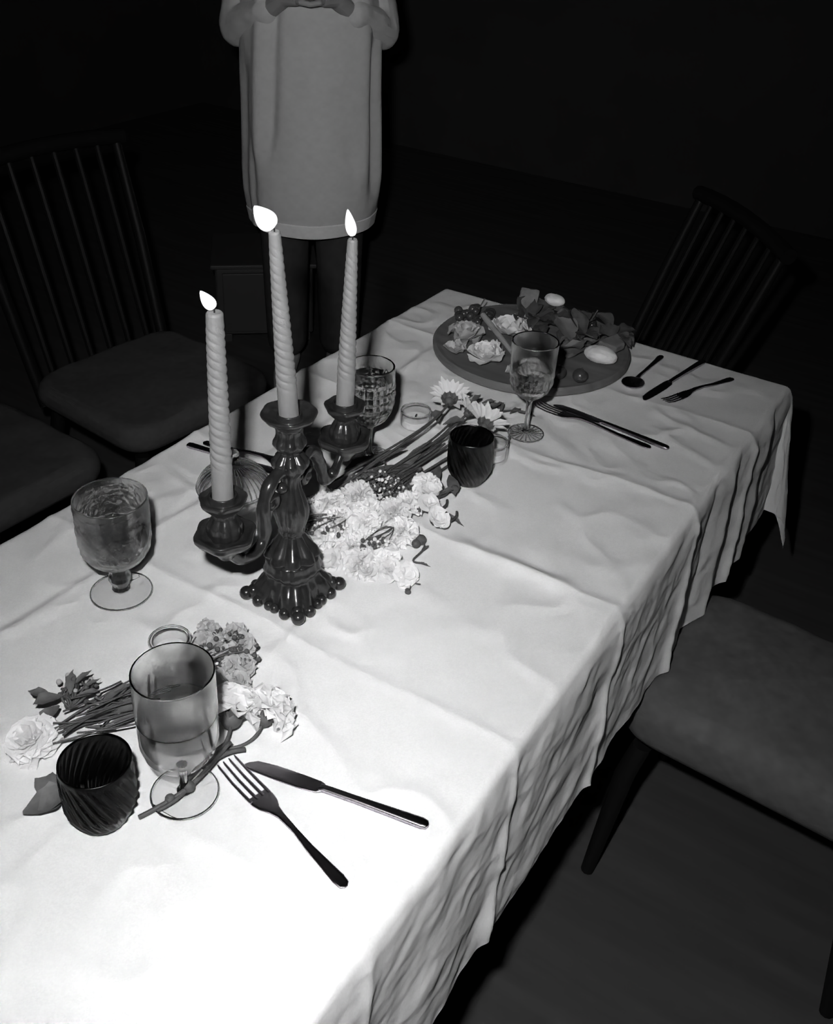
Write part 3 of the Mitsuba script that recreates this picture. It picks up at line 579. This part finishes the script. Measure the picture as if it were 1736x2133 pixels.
def fork(label, a, b, tine=.050, hw=.0125):
    t = thing('table_fork', label, 'fork'); z = cut_z(a, b); L = math.dist(a, b)
    for o in (-1, -.333, .333, 1):
        oo = o * (hw - .0016)
        add(t + '__tine', loft([(0, .0006, .0052, .0005, oo * .93), (.004, .0012, .0042, .0008, oo * .95), (tine * .5, .0015, .0018, .0009, oo), (tine, .0018, .0022, .0010, oo), (tine + .006, .0020, .0030, .0011, oo * .96)], a, b, z), 'steel', 50)
    add(t + '__handle', loft([(tine, hw, .0022, .0008), (tine + .010, hw, .0030, .0010), (tine + .020, hw * .86, .0044, .0012), (tine + .030, hw * .5, .0062, .0015), (tine + .042, .0040, .0078, .0018), (tine + .065, .0030, .0072, .0018), (L * .72, .0044, .0034, .0017), (L - .012, .0070, .0022, .0014), (L - .003, .0058, .0022, .0012), (L, .002, .0022, .0006)], a, b, z), 'steel', 50)
def spoon(label, a, b, L=.175, rw=.021, rl=.024):
    t = thing('soup_spoon', label, 'spoon'); z = cut_z(a, b)
    d = np.array([b[0] - a[0], b[1] - a[1], 0]); d /= np.linalg.norm(d); sd = np.array([-d[1], d[0], 0])
    n, m = 14, 36
    rr, th = np.meshgrid(np.linspace(0, 1, n), np.arange(m) * 2 * np.pi / m, indexing='ij')
    c = np.array([*a, z]) + d * rl
    top = c + (rr * rl * np.cos(th))[..., None] * d + (rr * rw * np.sin(th))[..., None] * sd + (.0016 + .0075 * rr ** 2)[..., None] * [0, 0, 1]
    bot = top - np.array([0, 0, .0013])
    f = quads(n, m, closed_v=True)
    ring = np.arange(m); j = (ring + 1) % m; e = (n - 1) * m
    fr = np.vstack([np.stack([e + ring, e + j, n * m + e + j], 1), np.stack([e + ring, n * m + e + j, n * m + e + ring], 1)])
    add(t + '__bowl', tri(np.vstack([top.reshape(-1, 3), bot.reshape(-1, 3)]), np.vstack([f, f[:, ::-1] + n * m, fr])), 'steel', 60)
    add(t + '__handle', loft([(2 * rl - .002, .0042, .0082, .0012), (2 * rl + .012, .0032, .0092, .0016), (2 * rl + .04, .0034, .0066, .0018), (L * .8, .0050, .0032, .0017), (L - .010, .0066, .0024, .0014), (L - .002, .0045, .0024, .0010), (L, .0015, .0024, .0005)], a, b, z), 'steel', 50)
def ext(a, b, L):
    d = (np.array(b) - a); return tuple(np.array(a) + d / np.linalg.norm(d) * L)
spoon('round dark soup spoon lying right of the food platter', (-.573, 1.672), (-.576, 1.852), .180)
knife('dark table knife between far spoon and far fork, handle at the far table edge', (-.536, 1.653), (-.4985, 1.878))
fork('small dark dessert fork at the far right of the table', (-.500, 1.668), (-.4275, 1.842), .040, .0105)
fork('dark dinner fork lying right of the slim faceted goblet', (-.681, 1.5135), (-.456, 1.4945), .048, .0125)
knife('dark table knife lying just behind the dinner fork near the slim goblet', (-.6565, 1.5355), (-.430, 1.5098))
fork('steel dinner fork in the foreground with long pale tines', (-.579, .5765), ext((-.579, .5765), (-.4365, .541), .205), .058, .0130)
knife('large dark table knife in the foreground, right of the fork', (-.5625, .5905), ext((-.5625, .5905), (-.4234, .619), .214))
knife('dark table knife lying behind the glass dish, its handle end showing', (-.855, 1.069), (-1.077, 1.0365))
fork('dark fork lying beside the knife behind the left candle', (-.862, 1.092), (-1.060, 1.0565))

# ------------------------------------------------------------------ flowers
def petal(L, W, cup=.25, curl=.2, nu=7, nv=5, tip=.35, ruffle=0.0, seed=0):
    u, w = np.meshgrid(np.linspace(0, 1, nu), np.linspace(-1, 1, nv), indexing='ij')
    prof = np.interp(u, [0, .12, .4, .7, .9, 1], [.12, .35, .85, 1, .75, tip])
    x, y = u * L, w * W * prof
    x = x - L * .10 * w ** 2 * (u > .8)
    zz = cup * W * (w * prof) ** 2 + curl * L * u ** 2
    if ruffle: zz = zz + ruffle * L * u ** 2 * np.sin(w * 5 + seed * 1.7) * (.5 + .5 * np.cos(seed * 2.1))
    return np.stack([x, y, zz], -1).reshape(-1, 3), quads(nu, nv)
def place_petal(p, c, d, up):
    v, f = p
    F = frame(d, up)
    return tri(np.asarray(c) + v @ F, f)
def sepals(c, ax, r, n=8, back=.9):
    """a small dark cup of pointed bracts under the flower"""
    ax = np.asarray(ax) / np.linalg.norm(ax); F = frame(ax, (.3, .9, .2))
    ms = [ball(np.asarray(c) - ax * r * .45, r * .78, 2)]
    for k in range(n):
        a = 2 * np.pi * k / n; s = F[1] * math.cos(a) + F[2] * math.sin(a)
        ms.append(place_petal(petal(r * 1.5, r * .42, .5, -.05, 5, 3, .1), np.asarray(c) - ax * r * .75 + s * r * .35, ax * .8 + s * .75, s))
    return cat(ms)
def stem_tube(pts, r, leaves=()):
    return tube(smoothpoly(pts, 6), r, 7)
def daisy(label, c, ax, R, stem, npet=21, cal=.0115):
    t = thing('daisy', label, 'flower')
    c = np.array([c[0], c[1], ZT + c[2]]); ax = np.array(ax, float); ax /= np.linalg.norm(ax); F = frame(ax, (.2, .1, 1))
    r = np.random.default_rng(int(abs(c[0]) * 1e5))
    for k in range(npet):
        a = 2 * np.pi * k / npet + r.normal() * .08; s = F[1] * math.cos(a) + F[2] * math.sin(a)
        L = R * r.uniform(.85, 1.08)
        add(t + '__petal', place_petal(petal(L, .0058 * R / .034, .5, .06 + .1 * r.random(), 7, 4, .3), c + s * cal * .55 + ax * (.001 * (k % 3)), s + ax * r.uniform(.25, .62), ax - s * .3), 'petal_white', True)
    add(t + '__disc', ball(c + ax * .004, cal * .75, 2, (1, 1, .7)), 'pistil', True)
    add(t + '__calyx', sepals(c, ax, cal, 10), 'calyx', 50)
    st = [c - ax * cal * .9] + [np.array([a, b, ZT + h]) for a, b, h in stem]
    add(t + '__stem', stem_tube(st, .0021), 'stem', True)
def bloom(name, label, c, ax, R, npet, mat, group=None, calyx=None, stem=None, ruffle=.25, spread=100, W=.62, seed=0, cat_='flower', cal_r=None):
    """a full double flower: many cupped petals about an axis"""
    t = thing(name, label, cat_, group)
    r = np.random.default_rng(seed + 11); c = np.array([c[0], c[1], ZT + c[2]]); ax = np.array(ax, float); ax /= np.linalg.norm(ax); F = frame(ax, (.2, .1, 1))
    ms = []
    for k in range(npet):
        q = (k + .5) / npet; th = math.radians(8 + spread * q ** .75) + r.normal() * .08; a = 2.399963 * k + r.normal() * .2
        s = F[1] * math.cos(a) + F[2] * math.sin(a); d = ax * math.cos(th) + s * math.sin(th)
        L = R * (.72 + .30 * q) * r.uniform(.88, 1.08)
        ms.append(place_petal(petal(L, L * W * r.uniform(.85, 1.1), .45, .05 + .22 * q * r.random() - .10, 7, 6, .62, ruffle, k + seed), c - ax * R * .15, d, ax * math.sin(th) - s * math.cos(th)))
    add(t + '__petals', cat(ms), mat, True, kind='stuff')
    if calyx: add(t + '__calyx', sepals(c - ax * R * .28, ax, cal_r or R * .38, 7), 'calyx', 50)
    if stem:
        st = [c - ax * R * .55] + [np.array([a, b, ZT + h]) for a, b, h in stem]
        add(t + '__stem', stem_tube(st, .0019), 'stem', True)
    return t
UPC = -FWD * .55 + np.array([0, 0, .8])
def tilt(x, y): return UPC + RIGHT * x - DOWN * y

daisy('white daisy with dark calyx seen from behind, topmost of the bouquet, against the platter', (-.767, 1.345, .062), RIGHT * .12 - DOWN * .75 + FWD * .75, .034, [(-.757, 1.255, .052), (-.765, 1.165, .045), (-.772, 1.09, .040), (-.781, 1.028, .034)])
daisy('white daisy leaning over the far tealight and dark tumbler', (-.678, 1.312, .060), RIGHT * .45 - DOWN * .7 + FWD * .45, .034, [(-.70, 1.265, .045), (-.722, 1.19, .028), (-.748, 1.12, .018)])
daisy('white daisy tucked between the two other daisies, its calyx hidden', (-.728, 1.345, .050), RIGHT * .45 - DOWN * .5 + FWD * .05, .032, [(-.735, 1.28, .035), (-.745, 1.20, .022), (-.76, 1.11, .014)], cal=.008)

WH = [(-.769, 1.018, .030), (-.748, 1.052, .030), (-.733, .982, .032), (-.703, 1.007, .030), (-.683, 1.052, .030), (-.745, .955, .020), (-.690, .960, .020), (-.663, .992, .018), (-.652, 1.028, .022), (-.716, 1.040, .022), (-.772, .985, .018), (-.679, 1.086, .028), (-.634, .959, .012), (-.660, .940, .012), (-.779, 1.006, .018), (-.679, 1.140, .026)]
WHL = ['under the right arm of the candelabra, at the top left of the bouquet', 'just left below the dark gypsophila cluster', 'left of centre in the bouquet, beside the candelabra stem', 'in the very middle of the carnation mass',
       'right of centre, below the middle of the dark gypsophila cluster', 'at the lower left of the mass, above the candelabra foot', 'low in the middle of the mass, above the pale blossoms', 'in the lower right of the mass, left of the forked twig',
       'at the right edge of the mass, left of the cupped blossoms', 'half covered between the middle and the upper left blooms', 'lowest on the left, touching the candelabra base in the picture', 'at the upper right of the mass below the gypsophila',
       'at the near right tip beside the dark-sepalled blossom', 'at the near tip of the mass, between the pale blossoms', 'half hidden behind the candelabra stem', 'nearest to the far dark tumbler, above the cupped blossoms']
for i, p in enumerate(WH):
    bloom('white_carnation', 'white carnation ' + WHL[i], p, tilt(rng.uniform(-.5, .5), rng.uniform(-.4, .4)), rng.uniform(.025, .030), 64, ('petal_white', 'petal_cream', 'petal_white')[i % 3], 'white carnations in the centre bouquet', False, None, .34, 108, .40, i)
for i, (p, s) in enumerate([((-.621, .955, .014), .022), ((-.645, .935, .012), .020), ((-.668, .940, .012), .022), ((-.700, .925, .012), .020), ((-.595, .955, .016), .022)]):
    bloom('pale_blossom', ('pale open blossom at the near tip of the centre bouquet, ' + ('second from the right', 'in the middle', 'highest of them', 'leftmost')[i] if i < 4 else 'bright white blossom with dark sepals at the near tip of the centre bouquet'), p, tilt(rng.uniform(-.6, .6), rng.uniform(-.5, .2)), s, 16, 'petal_white' if i == 4 else 'petal_cream', 'loose pale blossoms at the bouquet tip' if i < 4 else None, i == 4, None, .2, 95, .6, 40 + i)
bud_l = ['white cupped blossom just below the far dark tumbler', 'white cupped blossom on the dark twig, middle of three', 'white cupped blossom nearest the pointed leaf, lowest of three']
for i, (p, s) in enumerate([((-.668, 1.128, .030), .018), ((-.652, 1.098, .030), .019), ((-.624, 1.080, .026), .020)]):
    bloom('cupped_blossom', bud_l[i], p, tilt(.5, .5 - .8 * i * .4), s, 14, 'petal_white', None, True, [(p[0] + .012, p[1] + .02, .016), (p[0] + .005, p[1] + .05, .012)], .1, 70, .75, 60 + i)

def sprig(name, label, paths, r, buds, mats, leaf=(), cat_='flower sprig', group=None, bud_r=.0028):
    """thin branching stems with small round buds and leaves"""
    t = thing(name, label, cat_, group)
    add(t + '__stem', cat([stem_tube([np.array([a, b, ZT + h]) for a, b, h in p], r) for p in paths]), 'stem', True)
    for i, mt in enumerate(mats):
        ms = [ball((b[0], b[1], ZT + b[2]), bud_r * b[3], 1) for b in buds if b[4] == i]
        if ms: add(t + '__bud', cat(ms), mt, True, kind='stuff')
    for (x, y, h, dx, dy, dz, L, W) in leaf:
        add(t + '__leaf', place_petal(petal(L, W, .4, -.12, 8, 5, .08), (x, y, ZT + h), (dx, dy, dz), (0, 0, 1)), 'leaf', True)
    return t
def cloud(cx, cy, h0, rx, ry, hz, n, mats, seed, rot=0.):
    r = np.random.default_rng(seed); out, c, s = [], math.cos(rot), math.sin(rot)
    for _ in range(n):
        a, q = r.uniform(0, 2 * np.pi), r.random() ** .5
        u, v = rx * q * math.cos(a), ry * q * math.sin(a)
        out.append((cx + c * u - s * v, cy + s * u + c * v, h0 + hz * r.random() * (1 - q * q * .6), r.uniform(.6, 1.3), int(r.integers(0, mats))))
    return out
def twigs(root, cl, n, seed):
    r = np.random.default_rng(seed); out = []
    for k in r.choice(len(cl), n, replace=False):
        b = cl[k]; m = [(root[0] + b[0]) / 2 + r.normal() * .006, (root[1] + b[1]) / 2 + r.normal() * .006, (root[2] + b[2]) / 2 + .006]
        out.append([root, m, b[:3]])
    return out
c1 = cloud(-.738, 1.098, .022, .050, .032, .028, 210, 3, 1, .3)
sprig('gypsophila_sprig', 'dark cluster of tiny round white buds between the carnations and the stems', twigs((-.72, 1.19, .02), c1, 60, 2), .0009, c1, ('bud', 'dark_bud', 'leaf'))
c2 = cloud(-.800, 1.000, .012, .035, .022, .020, 90, 3, 3, 1.2)
sprig('gypsophila_sprig', 'fine sprig of small flowers between the candelabra stem and the carnations', twigs((-.77, 1.05, .02), c2, 26, 4), .0007, c2, ('petal_cream', 'dark_bud', 'bud'))
c3 = cloud(-.742, .952, .030, .042, .014, .016, 60, 2, 5, .4)
sprig('gypsophila_sprig', 'dark speckled twig lying across the lower carnations', twigs((-.72, .99, .035), c3, 14, 6), .0007, c3, ('bud', 'dark_bud'))
c4 = cloud(-.663, .975, .024, .030, .012, .012, 40, 2, 7, 1.0)
sprig('gypsophila_sprig', 'small dark twig on the right side of the carnations', twigs((-.66, 1.02, .03), c4, 7, 8), .0006, c4, ('bud', 'dark_bud'))
# the long green stems and narrow leaves of the bouquet
ST = [[(-.768, 1.345, .052), (-.757, 1.24, .055), (-.772, 1.13, .050), (-.785, 1.03, .046)], [(-.745, 1.325, .040), (-.738, 1.22, .040), (-.752, 1.12, .030), (-.76, 1.06, .022)], [(-.70, 1.31, .040), (-.715, 1.22, .035), (-.735, 1.13, .028)],
      [(-.715, 1.30, .050), (-.728, 1.20, .046), (-.75, 1.10, .036)], [(-.684, 1.30, .035), (-.70, 1.23, .026), (-.715, 1.15, .020), (-.725, 1.08, .016)], [(-.755, 1.27, .020), (-.75, 1.18, .018), (-.765, 1.09, .014)], [(-.80, 1.20, .012), (-.785, 1.17, .03), (-.765, 1.15, .034)],
      [(-.79, 1.115, .02), (-.777, 1.125, .036), (-.77, 1.15, .045)], [(-.69, 1.27, .018), (-.70, 1.18, .014), (-.71, 1.10, .012)], [(-.73, 1.26, .030), (-.735, 1.17, .028), (-.74, 1.11, .022)], [(-.71, 1.24, .045), (-.72, 1.17, .038), (-.742, 1.10, .03)]]
lf = [(-.775, 1.16, .040, -.3, -.9, .1, .075, .009), (-.757, 1.20, .040, -.2, -.9, .1, .07, .008), (-.745, 1.24, .034, .1, -.9, .0, .075, .009), (-.73, 1.20, .038, -.1, -.9, -.1, .08, .010), (-.72, 1.26, .040, .3, .5, .3, .045, .009), (-.745, 1.29, .045, .5, .6, .2, .04, .010),
      (-.715, 1.18, .030, .1, -.9, .0, .07, .009), (-.70, 1.21, .022, .3, -.8, .1, .07, .010), (-.76, 1.11, .034, -.6, -.6, -.1, .05, .009), (-.735, 1.15, .030, -.5, -.7, .0, .06, .011), (-.76, 1.30, .040, -.5, .6, .2, .035, .010), (-.78, 1.10, .036, .3, -.9, .0, .04, .008),
      (-.69, 1.29, .044, .3, .7, .2, .04, .010), (-.675, 1.20, .02, .5, -.6, .1, .06, .010)]
sprig('stem_bunch', 'bunch of long dark flower stems and narrow leaves below the daisies', ST, .0019, [], (), lf, 'flower stems')
sprig('leafy_twig', 'dark twig with buds and a long pointed leaf below the far tumbler', [[(-.672, 1.165, .026), (-.655, 1.14, .024), (-.642, 1.11, .020), (-.63, 1.118, .012)], [(-.655, 1.14, .024), (-.648, 1.165, .022)], [(-.642, 1.11, .020), (-.660, 1.092, .024)]], .0019,
      [(-.646, 1.168, .022, 2.4, 0), (-.660, 1.090, .024, 2.6, 0), (-.655, 1.10, .024, 2.0, 0)], ('calyx',), [(-.640, 1.115, .016, .95, .1, -.25, .045, .0042), (-.655, 1.14, .024, .3, .8, .1, .03, .006)])
sprig('leafy_twig', 'small dark bud on a forked twig lying on the cloth right of the carnations', [[(-.6235, 1.036, .012), (-.611, 1.018, .008), (-.6115, 1.000, .005), (-.597, 1.006, .003)]], .0014, [(-.6235, 1.038, .013, 2.8, 0), (-.6255, 1.028, .011, 2.4, 0)], ('calyx',), [(-.607, 1.000, .004, .95, .25, .02, .022, .0022), (-.611, 1.018, .008, .0, .9, .1, .022, .0032)])
sprig('leafy_twig', 'tiny dark twig end at the near tip of the centre bouquet', [[(-.592, .958, .006), (-.583, .950, .004), (-.580, .940, .003)], [(-.575, .962, .004), (-.584, .958, .006), (-.592, .962, .008)]], .0011, [(-.580, .939, .003, 1.6, 0), (-.583, .942, .003, 1.2, 0)], ('calyx',))
sprig('leafy_twig', 'dark feathery leaves under the rim of the food platter behind the daisies', [[(-.72, 1.43, .012), (-.70, 1.455, .014), (-.68, 1.47, .010)], [(-.735, 1.38, .03), (-.725, 1.42, .02), (-.71, 1.45, .012)]], .0013, [], (), [(-.725, 1.40, .03, .3, .8, .2, .035, .008), (-.71, 1.43, .02, -.5, .7, .2, .030, .007), (-.69, 1.455, .014, .9, .2, .1, .032, .006), (-.70, 1.445, .012, .2, .9, .1, .03, .006), (-.745, 1.38, .045, .1, .8, .3, .03, .006), (-.735, 1.40, .04, .6, .6, .2, .028, .006)])
sprig('leafy_twig', 'thin dark fern tip hanging beside the right daisy', [[(-.655, 1.365, .034), (-.650, 1.345, .020), (-.648, 1.335, .008)]], .0009, [(-.654, 1.362, .032, .9, 0), (-.652, 1.352, .026, .9, 0), (-.650, 1.346, .020, .9, 0), (-.649, 1.340, .014, .9, 0)], ('calyx',))

# the near bouquet
bloom('white_carnation', 'big white carnation with dark lobed calyx right beside the nearest goblet', (-.612, .628, .034), RIGHT * .1 - DOWN * .9 + FWD * .35, .037, 66, 'petal_white', None, True, [(-.586, .575, .018), (-.583, .540, .014), (-.583, .515, .012), (-.592, .486, .008)], .22, 112, .62, 101, cal_r=.016)
bloom('white_carnation', 'white carnation with dark calyx and thin stem, rightmost flower of the near bouquet', (-.576, .652, .030), RIGHT * .55 - DOWN * .8 + FWD * .3, .035, 60, 'petal_white', None, True, [(-.574, .622, .012), (-.579, .604, .008), (-.595, .59, .006)], .25, 112, .62, 102, cal_r=.013)
bloom('white_carnation', 'white carnation cut by the left edge of the photo beside the near dark tumbler', (-.765, .468, .022), tilt(-.4, .2), .032, 54, 'petal_white', None, True, None, .25, 112, .62, 103)
gl = [(-.722, .706, .030), (-.695, .722, .028), (-.672, .712, .028), (-.695, .688, .032), (-.660, .676, .026), (-.650, .690, .022), (-.715, .690, .026), (-.640, .668, .020)]
for i, p in enumerate(gl):
    bloom('lacy_blossom', 'small grey frilled blossom of the lacy sprig, ' + ('leftmost at the back', 'at the far tip', 'at the far right corner', 'in the middle', 'right of the middle, near the carnations', 'just above the big carnation', 'left front beside the tealight ring', 'lowest, behind the goblet rim')[i], p, tilt(rng.uniform(-.7, .7), rng.uniform(-.4, .6)), .017, 16, 'petal_grey', 'grey frilled blossoms of the lacy sprig', False, None, .4, 100, .55, 120 + i)
c5 = cloud(-.690, .698, .014, .046, .030, .036, 130, 3, 9, .2)
sprig('gypsophila_sprig', 'lacy grey flower sprig with dark specks right of the tealight ring', twigs((-.70, .62, .02), c5, 16, 10) + [[(-.70, .62, .02), (-.716, .585, .022), (-.735, .545, .020)]], .0009, c5, ('dark_bud', 'petal_grey', 'calyx'))
r5 = np.random.default_rng(5)
ST2 = []
for k in range(26):
    a = np.array([-.742 + .03 * r5.normal() * .6, .505 + .02 * r5.normal(), .010 + .03 * r5.random()]); b = np.array([-.700 + .022 * r5.normal(), .600 + .02 * r5.normal(), .010 + .028 * r5.random()])
    m = (a + b) / 2 + r5.normal(size=3) * [.004, .004, .003]
    ST2.append([a, m, b])
lf2 = [(*(np.array(s[0]) * .5 + np.array(s[2]) * .5)[:2], s[1][2], *(np.array(s[2]) - s[0] + r5.normal(size=3) * .012), .045, .0042) for s in ST2[::2]]
sprig('stem_bunch', 'bundle of thin dark stems left of the nearest goblet', ST2, .0011, [], (), lf2, 'flower stems')
c6 = cloud(-.785, .545, .015, .03, .02, .03, 30, 2, 12, .5)
sprig('leafy_twig', 'grey leafy flower head at the left edge of the photo behind the stem bundle', twigs((-.765, .525, .02), c6, 14, 13), .0013, c6, ('petal_grey', 'calyx'), [(-.775, .525, .034, -.2, -.6, .2, .034, .010), (-.768, .53, .036, -.5, .5, .3, .03, .006), (-.778, .535, .034, .1, .9, .3, .034, .004), (-.765, .535, .032, .7, .6, .3, .028, .004), (-.785, .52, .028, -.8, -.3, .2, .032, .007), (-.77, .515, .03, .1, -.8, .1, .03, .009), (-.77, .54, .03, .4, .9, .4, .03, .003), (-.78, .53, .03, -.4, .8, .4, .032, .003)])
sprig('leafy_twig', 'thick dark stem with knobbly nodes below the nearest goblet', [[(-.584, .590, .022), (-.582, .556, .018), (-.583, .524, .014), (-.590, .500, .010), (-.602, .470, .007)], [(-.588, .585, .020), (-.592, .548, .016), (-.590, .52, .012)], [(-.570, .598, .012), (-.583, .578, .014), (-.585, .55, .014)]], .0026, [(-.583, .524, .014, 2.3, 0), (-.590, .503, .011, 2.0, 0), (-.584, .553, .017, 1.7, 0)], ('calyx',))
sprig('leafy_twig', 'dark crumpled leaf left of the near dark tumbler', [[(-.69, .420, .012), (-.68, .435, .014), (-.672, .452, .012)]], .002, [], (), [(-.70, .405, .010, .5, .8, .2, .045, .018), (-.69, .425, .012, -.5, .7, .3, .035, .015), (-.685, .412, .012, .2, .8, .5, .04, .016)])

# ------------------------------------------------------------------ the platter of food
PX, PY, PR = -.795, 1.706, .194
t = thing('serving_board', 'round dark wooden serving board with a thick rim at the far end of the table', 'serving board')
zp = rest(PX, PY, .12)
add(t + '__plate', lathe([(0, 0), (PR - .008, 0), (PR, .004), (PR + .001, .013), (PR - .004, .0185), (PR - .009, .0180), (PR - .014, .0160), (0, .0155)], 120, None, (PX, PY, zp)), 'board', 50)
ZP = zp - ZT + .016
def folded(label, x, y, R, n, mat, seed, hgt=1.0, name='cold_cut'):
    """a rosette of folded slices"""
    t = thing(name, label, 'food'); r = np.random.default_rng(seed)
    for k in range(n):
        q = (k + .5) / n; a = 2.4 * k + r.normal() * .3; th = math.radians(15 + 70 * q)
        s = np.array([math.cos(a), math.sin(a), 0]); d = np.array([0, 0, 1.0]) * math.cos(th) * hgt + s * math.sin(th)
        m = place_petal(petal(R * (.75 + .4 * q), R * .75, .5, .10, 8, 8, .7, .35, k + seed), (x + s[0] * R * .1, y + s[1] * R * .1, ZT + ZP + .003), d, np.array([0, 0, 1.0]) * math.sin(th) - s * math.cos(th))
        add(t + '__slice', m, mat, True)
folded('pale rosette of folded ham slices at the front left of the serving board', -.829, 1.582, .035, 16, 'ham_pale', 1, 1.2)
folded('grey loosely folded ham slices at the left of the serving board', -.908, 1.640, .036, 11, 'ham', 2)
folded('small folded slice in front of the grey ham, near the left rim of the board', -.895, 1.575, .022, 7, 'ham', 3, .8)
folded('pale crumbly slices in the middle of the board behind the slim goblet', -.850, 1.715, .038, 14, 'ham_pale', 4, 1.0)
folded('pale slices behind the bowl of the slim goblet', -.752, 1.568, .022, 7, 'ham', 5, .7)
def leaf_pile(label, x, y, R, n, mat, seed, hgt=.05):
    t = thing('salad_leaves', label, 'food'); r = np.random.default_rng(seed)
    for k in range(n):
        a = r.uniform(0, 2 * np.pi); s = np.array([math.cos(a), math.sin(a), r.uniform(.1, 1.1)])
        add(t + '__leaf', place_petal(petal(R * r.uniform(.8, 1.2), R * .5, .5, -.25, 9, 7, .4, .3, k + seed), (x + r.normal() * R * .25, y + r.normal() * R * .25, ZT + ZP + .004 + hgt * .4 * r.random()), s, (0, 0, 1)), mat, True)
leaf_pile('dark green salad leaves heaped at the back of the board', -.825, 1.785, .055, 14, 'lettuce', 3, .05)
leaf_pile('dark curly leaves right of the salad at the back of the board', -.742, 1.800, .050, 12, 'lettuce', 4, .04)
leaf_pile('dark leaf frill at the right back rim of the board', -.668, 1.822, .040, 8, 'lettuce', 8, .05)
leaf_pile('broad veined mid-grey salad leaf right of the slim goblet', -.702, 1.745, .052, 5, 'salad', 5, .03)
def grapes(label, x, y, R, n, r0, seed):
    t = thing('grape_bunch', label, 'grapes'); r = np.random.default_rng(seed)
    for k in range(n):
        a, q = r.uniform(0, 2 * np.pi), r.random() ** .5
        add(t + '__grape', ball((x + R * q * math.cos(a), y + R * q * math.sin(a), ZT + ZP + r0 + (1 - q) * 2.2 * r0 * r.random()), r0 * r.uniform(.85, 1.1), 2), 'grape', True)
    add(t + '__stalk', tube([(x, y, ZT + ZP + .01), (x + .01, y, ZT + ZP + .03), (x + .014, y + .01, ZT + ZP + .045)], .0015, 6), 'stem', True)
grapes('bunch of dark grapes at the left back of the board', -.945, 1.742, .040, 26, .0085, 1)
grapes('bunch of dark grapes at the right back of the board', -.735, 1.835, .030, 16, .0085, 2)
for i, (x, y, lb) in enumerate([(-.6855, 1.602, 'shiny dark round tomato touching the slim goblet in the picture'), (-.647, 1.614, 'dark round tomato right of the shiny one at the front of the board')]):
    t = thing('small_tomato', lb, 'tomato')
    add(t + '__fruit', ball((x, y, ZT + ZP + .0142), .0142, 3, (1, 1, .93)), 'grape', True)
    add(t + '__stalk', tube([(x, y, ZT + ZP + .026), (x + .002, y, ZT + ZP + .031)], .0012, 6), 'stem', True)
def chunk(name, label, x, y, size, rot, mat, tiltv=(0, 0, 1), seed=0, lift=0., wedge=.0):
    t = thing(name, label, 'food')
    m = to_tri(hull(*[sph((a * (size[0] / 2 - .004) * (1 - wedge * (b > 0)), b * (size[1] / 2 - .004), c * (size[2] / 2 - .004)), .004, 10) for a in (-1, 1) for b in (-1, 1) for c in (-1, 1)]), refine=.006)
    v = m.vertices; m.vertices = v + m.vertex_normals * ((meshkit.fbm(v * 90 + seed, 3, seed) - .5) * .005)[:, None]
    F = frame(tiltv, (math.cos(rot), math.sin(rot), .01)); F = np.stack([F[1], F[2], F[0]])
    m.vertices = m.vertices @ F
    m.vertices += np.array([x, y, ZT + ZP + .0006 + lift - m.vertices[:, 2].min()])
    add(t + '__crumb' if name == 'bread_slice' else t + '__rind', m, mat, True)
chunk('bread_slice', 'upright bread slice leaning in the salad, highest food on the board', -.856, 1.800, (.048, .040, .012), .1, 'bread', (.35, -.8, .35), 1, .020)
chunk('bread_slice', 'flat grey bread wedge at the right rim of the board', -.652, 1.775, (.055, .036, .016), -.3, 'bread', (.1, -.1, 1), 2, .004, .5)
def blob(name, label, x, y, R, sc, mat, seed, lift=0.):
    t = thing(name, label, 'food')
    m = ball((0, 0, 0), R, 4, sc); v = m.vertices
    m.vertices = v * (1 + (meshkit.fbm(v * 70 + seed, 3, seed) - .5) * .28)[:, None]
    m.vertices += [x, y, ZT + ZP + .0006 + lift - m.vertices[:, 2].min()]
    add(t + '__rind', m, mat, True)
blob('cheese_piece', 'pale oval cheese piece at the front right of the board', -.652, 1.716, .032, (1.05, .70, .48), 'cheese', 3)
blob('cheese_piece', 'small pale cheese piece perched right of the upright bread slice', -.812, 1.832, .020, (1.1, .7, .6), 'cheese', 4, .034)
t = thing('cheese_knife', 'pale handled cheese knife leaning across the board towards the slim goblet', 'knife')
a, b = np.array([-.905, 1.700, ZT + ZP + .034]), np.array([-.794, 1.628, ZT + ZP + .009])
d = (b - a) / np.linalg.norm(b - a)
add(t + '__handle', tube([a, a + d * .02, a + d * .075, b], [.0055, .0062, .0055, .0045], 12), 'wood_pale', 50)
add(t + '__blade', loft([(0, .003, .0, .0008), (.012, .010, .0, .0008), (.045, .010, 0., .0008), (.055, .004, 0., .0005)], b[:2], (b + d)[:2], b[2] - .002), 'steel', 50)
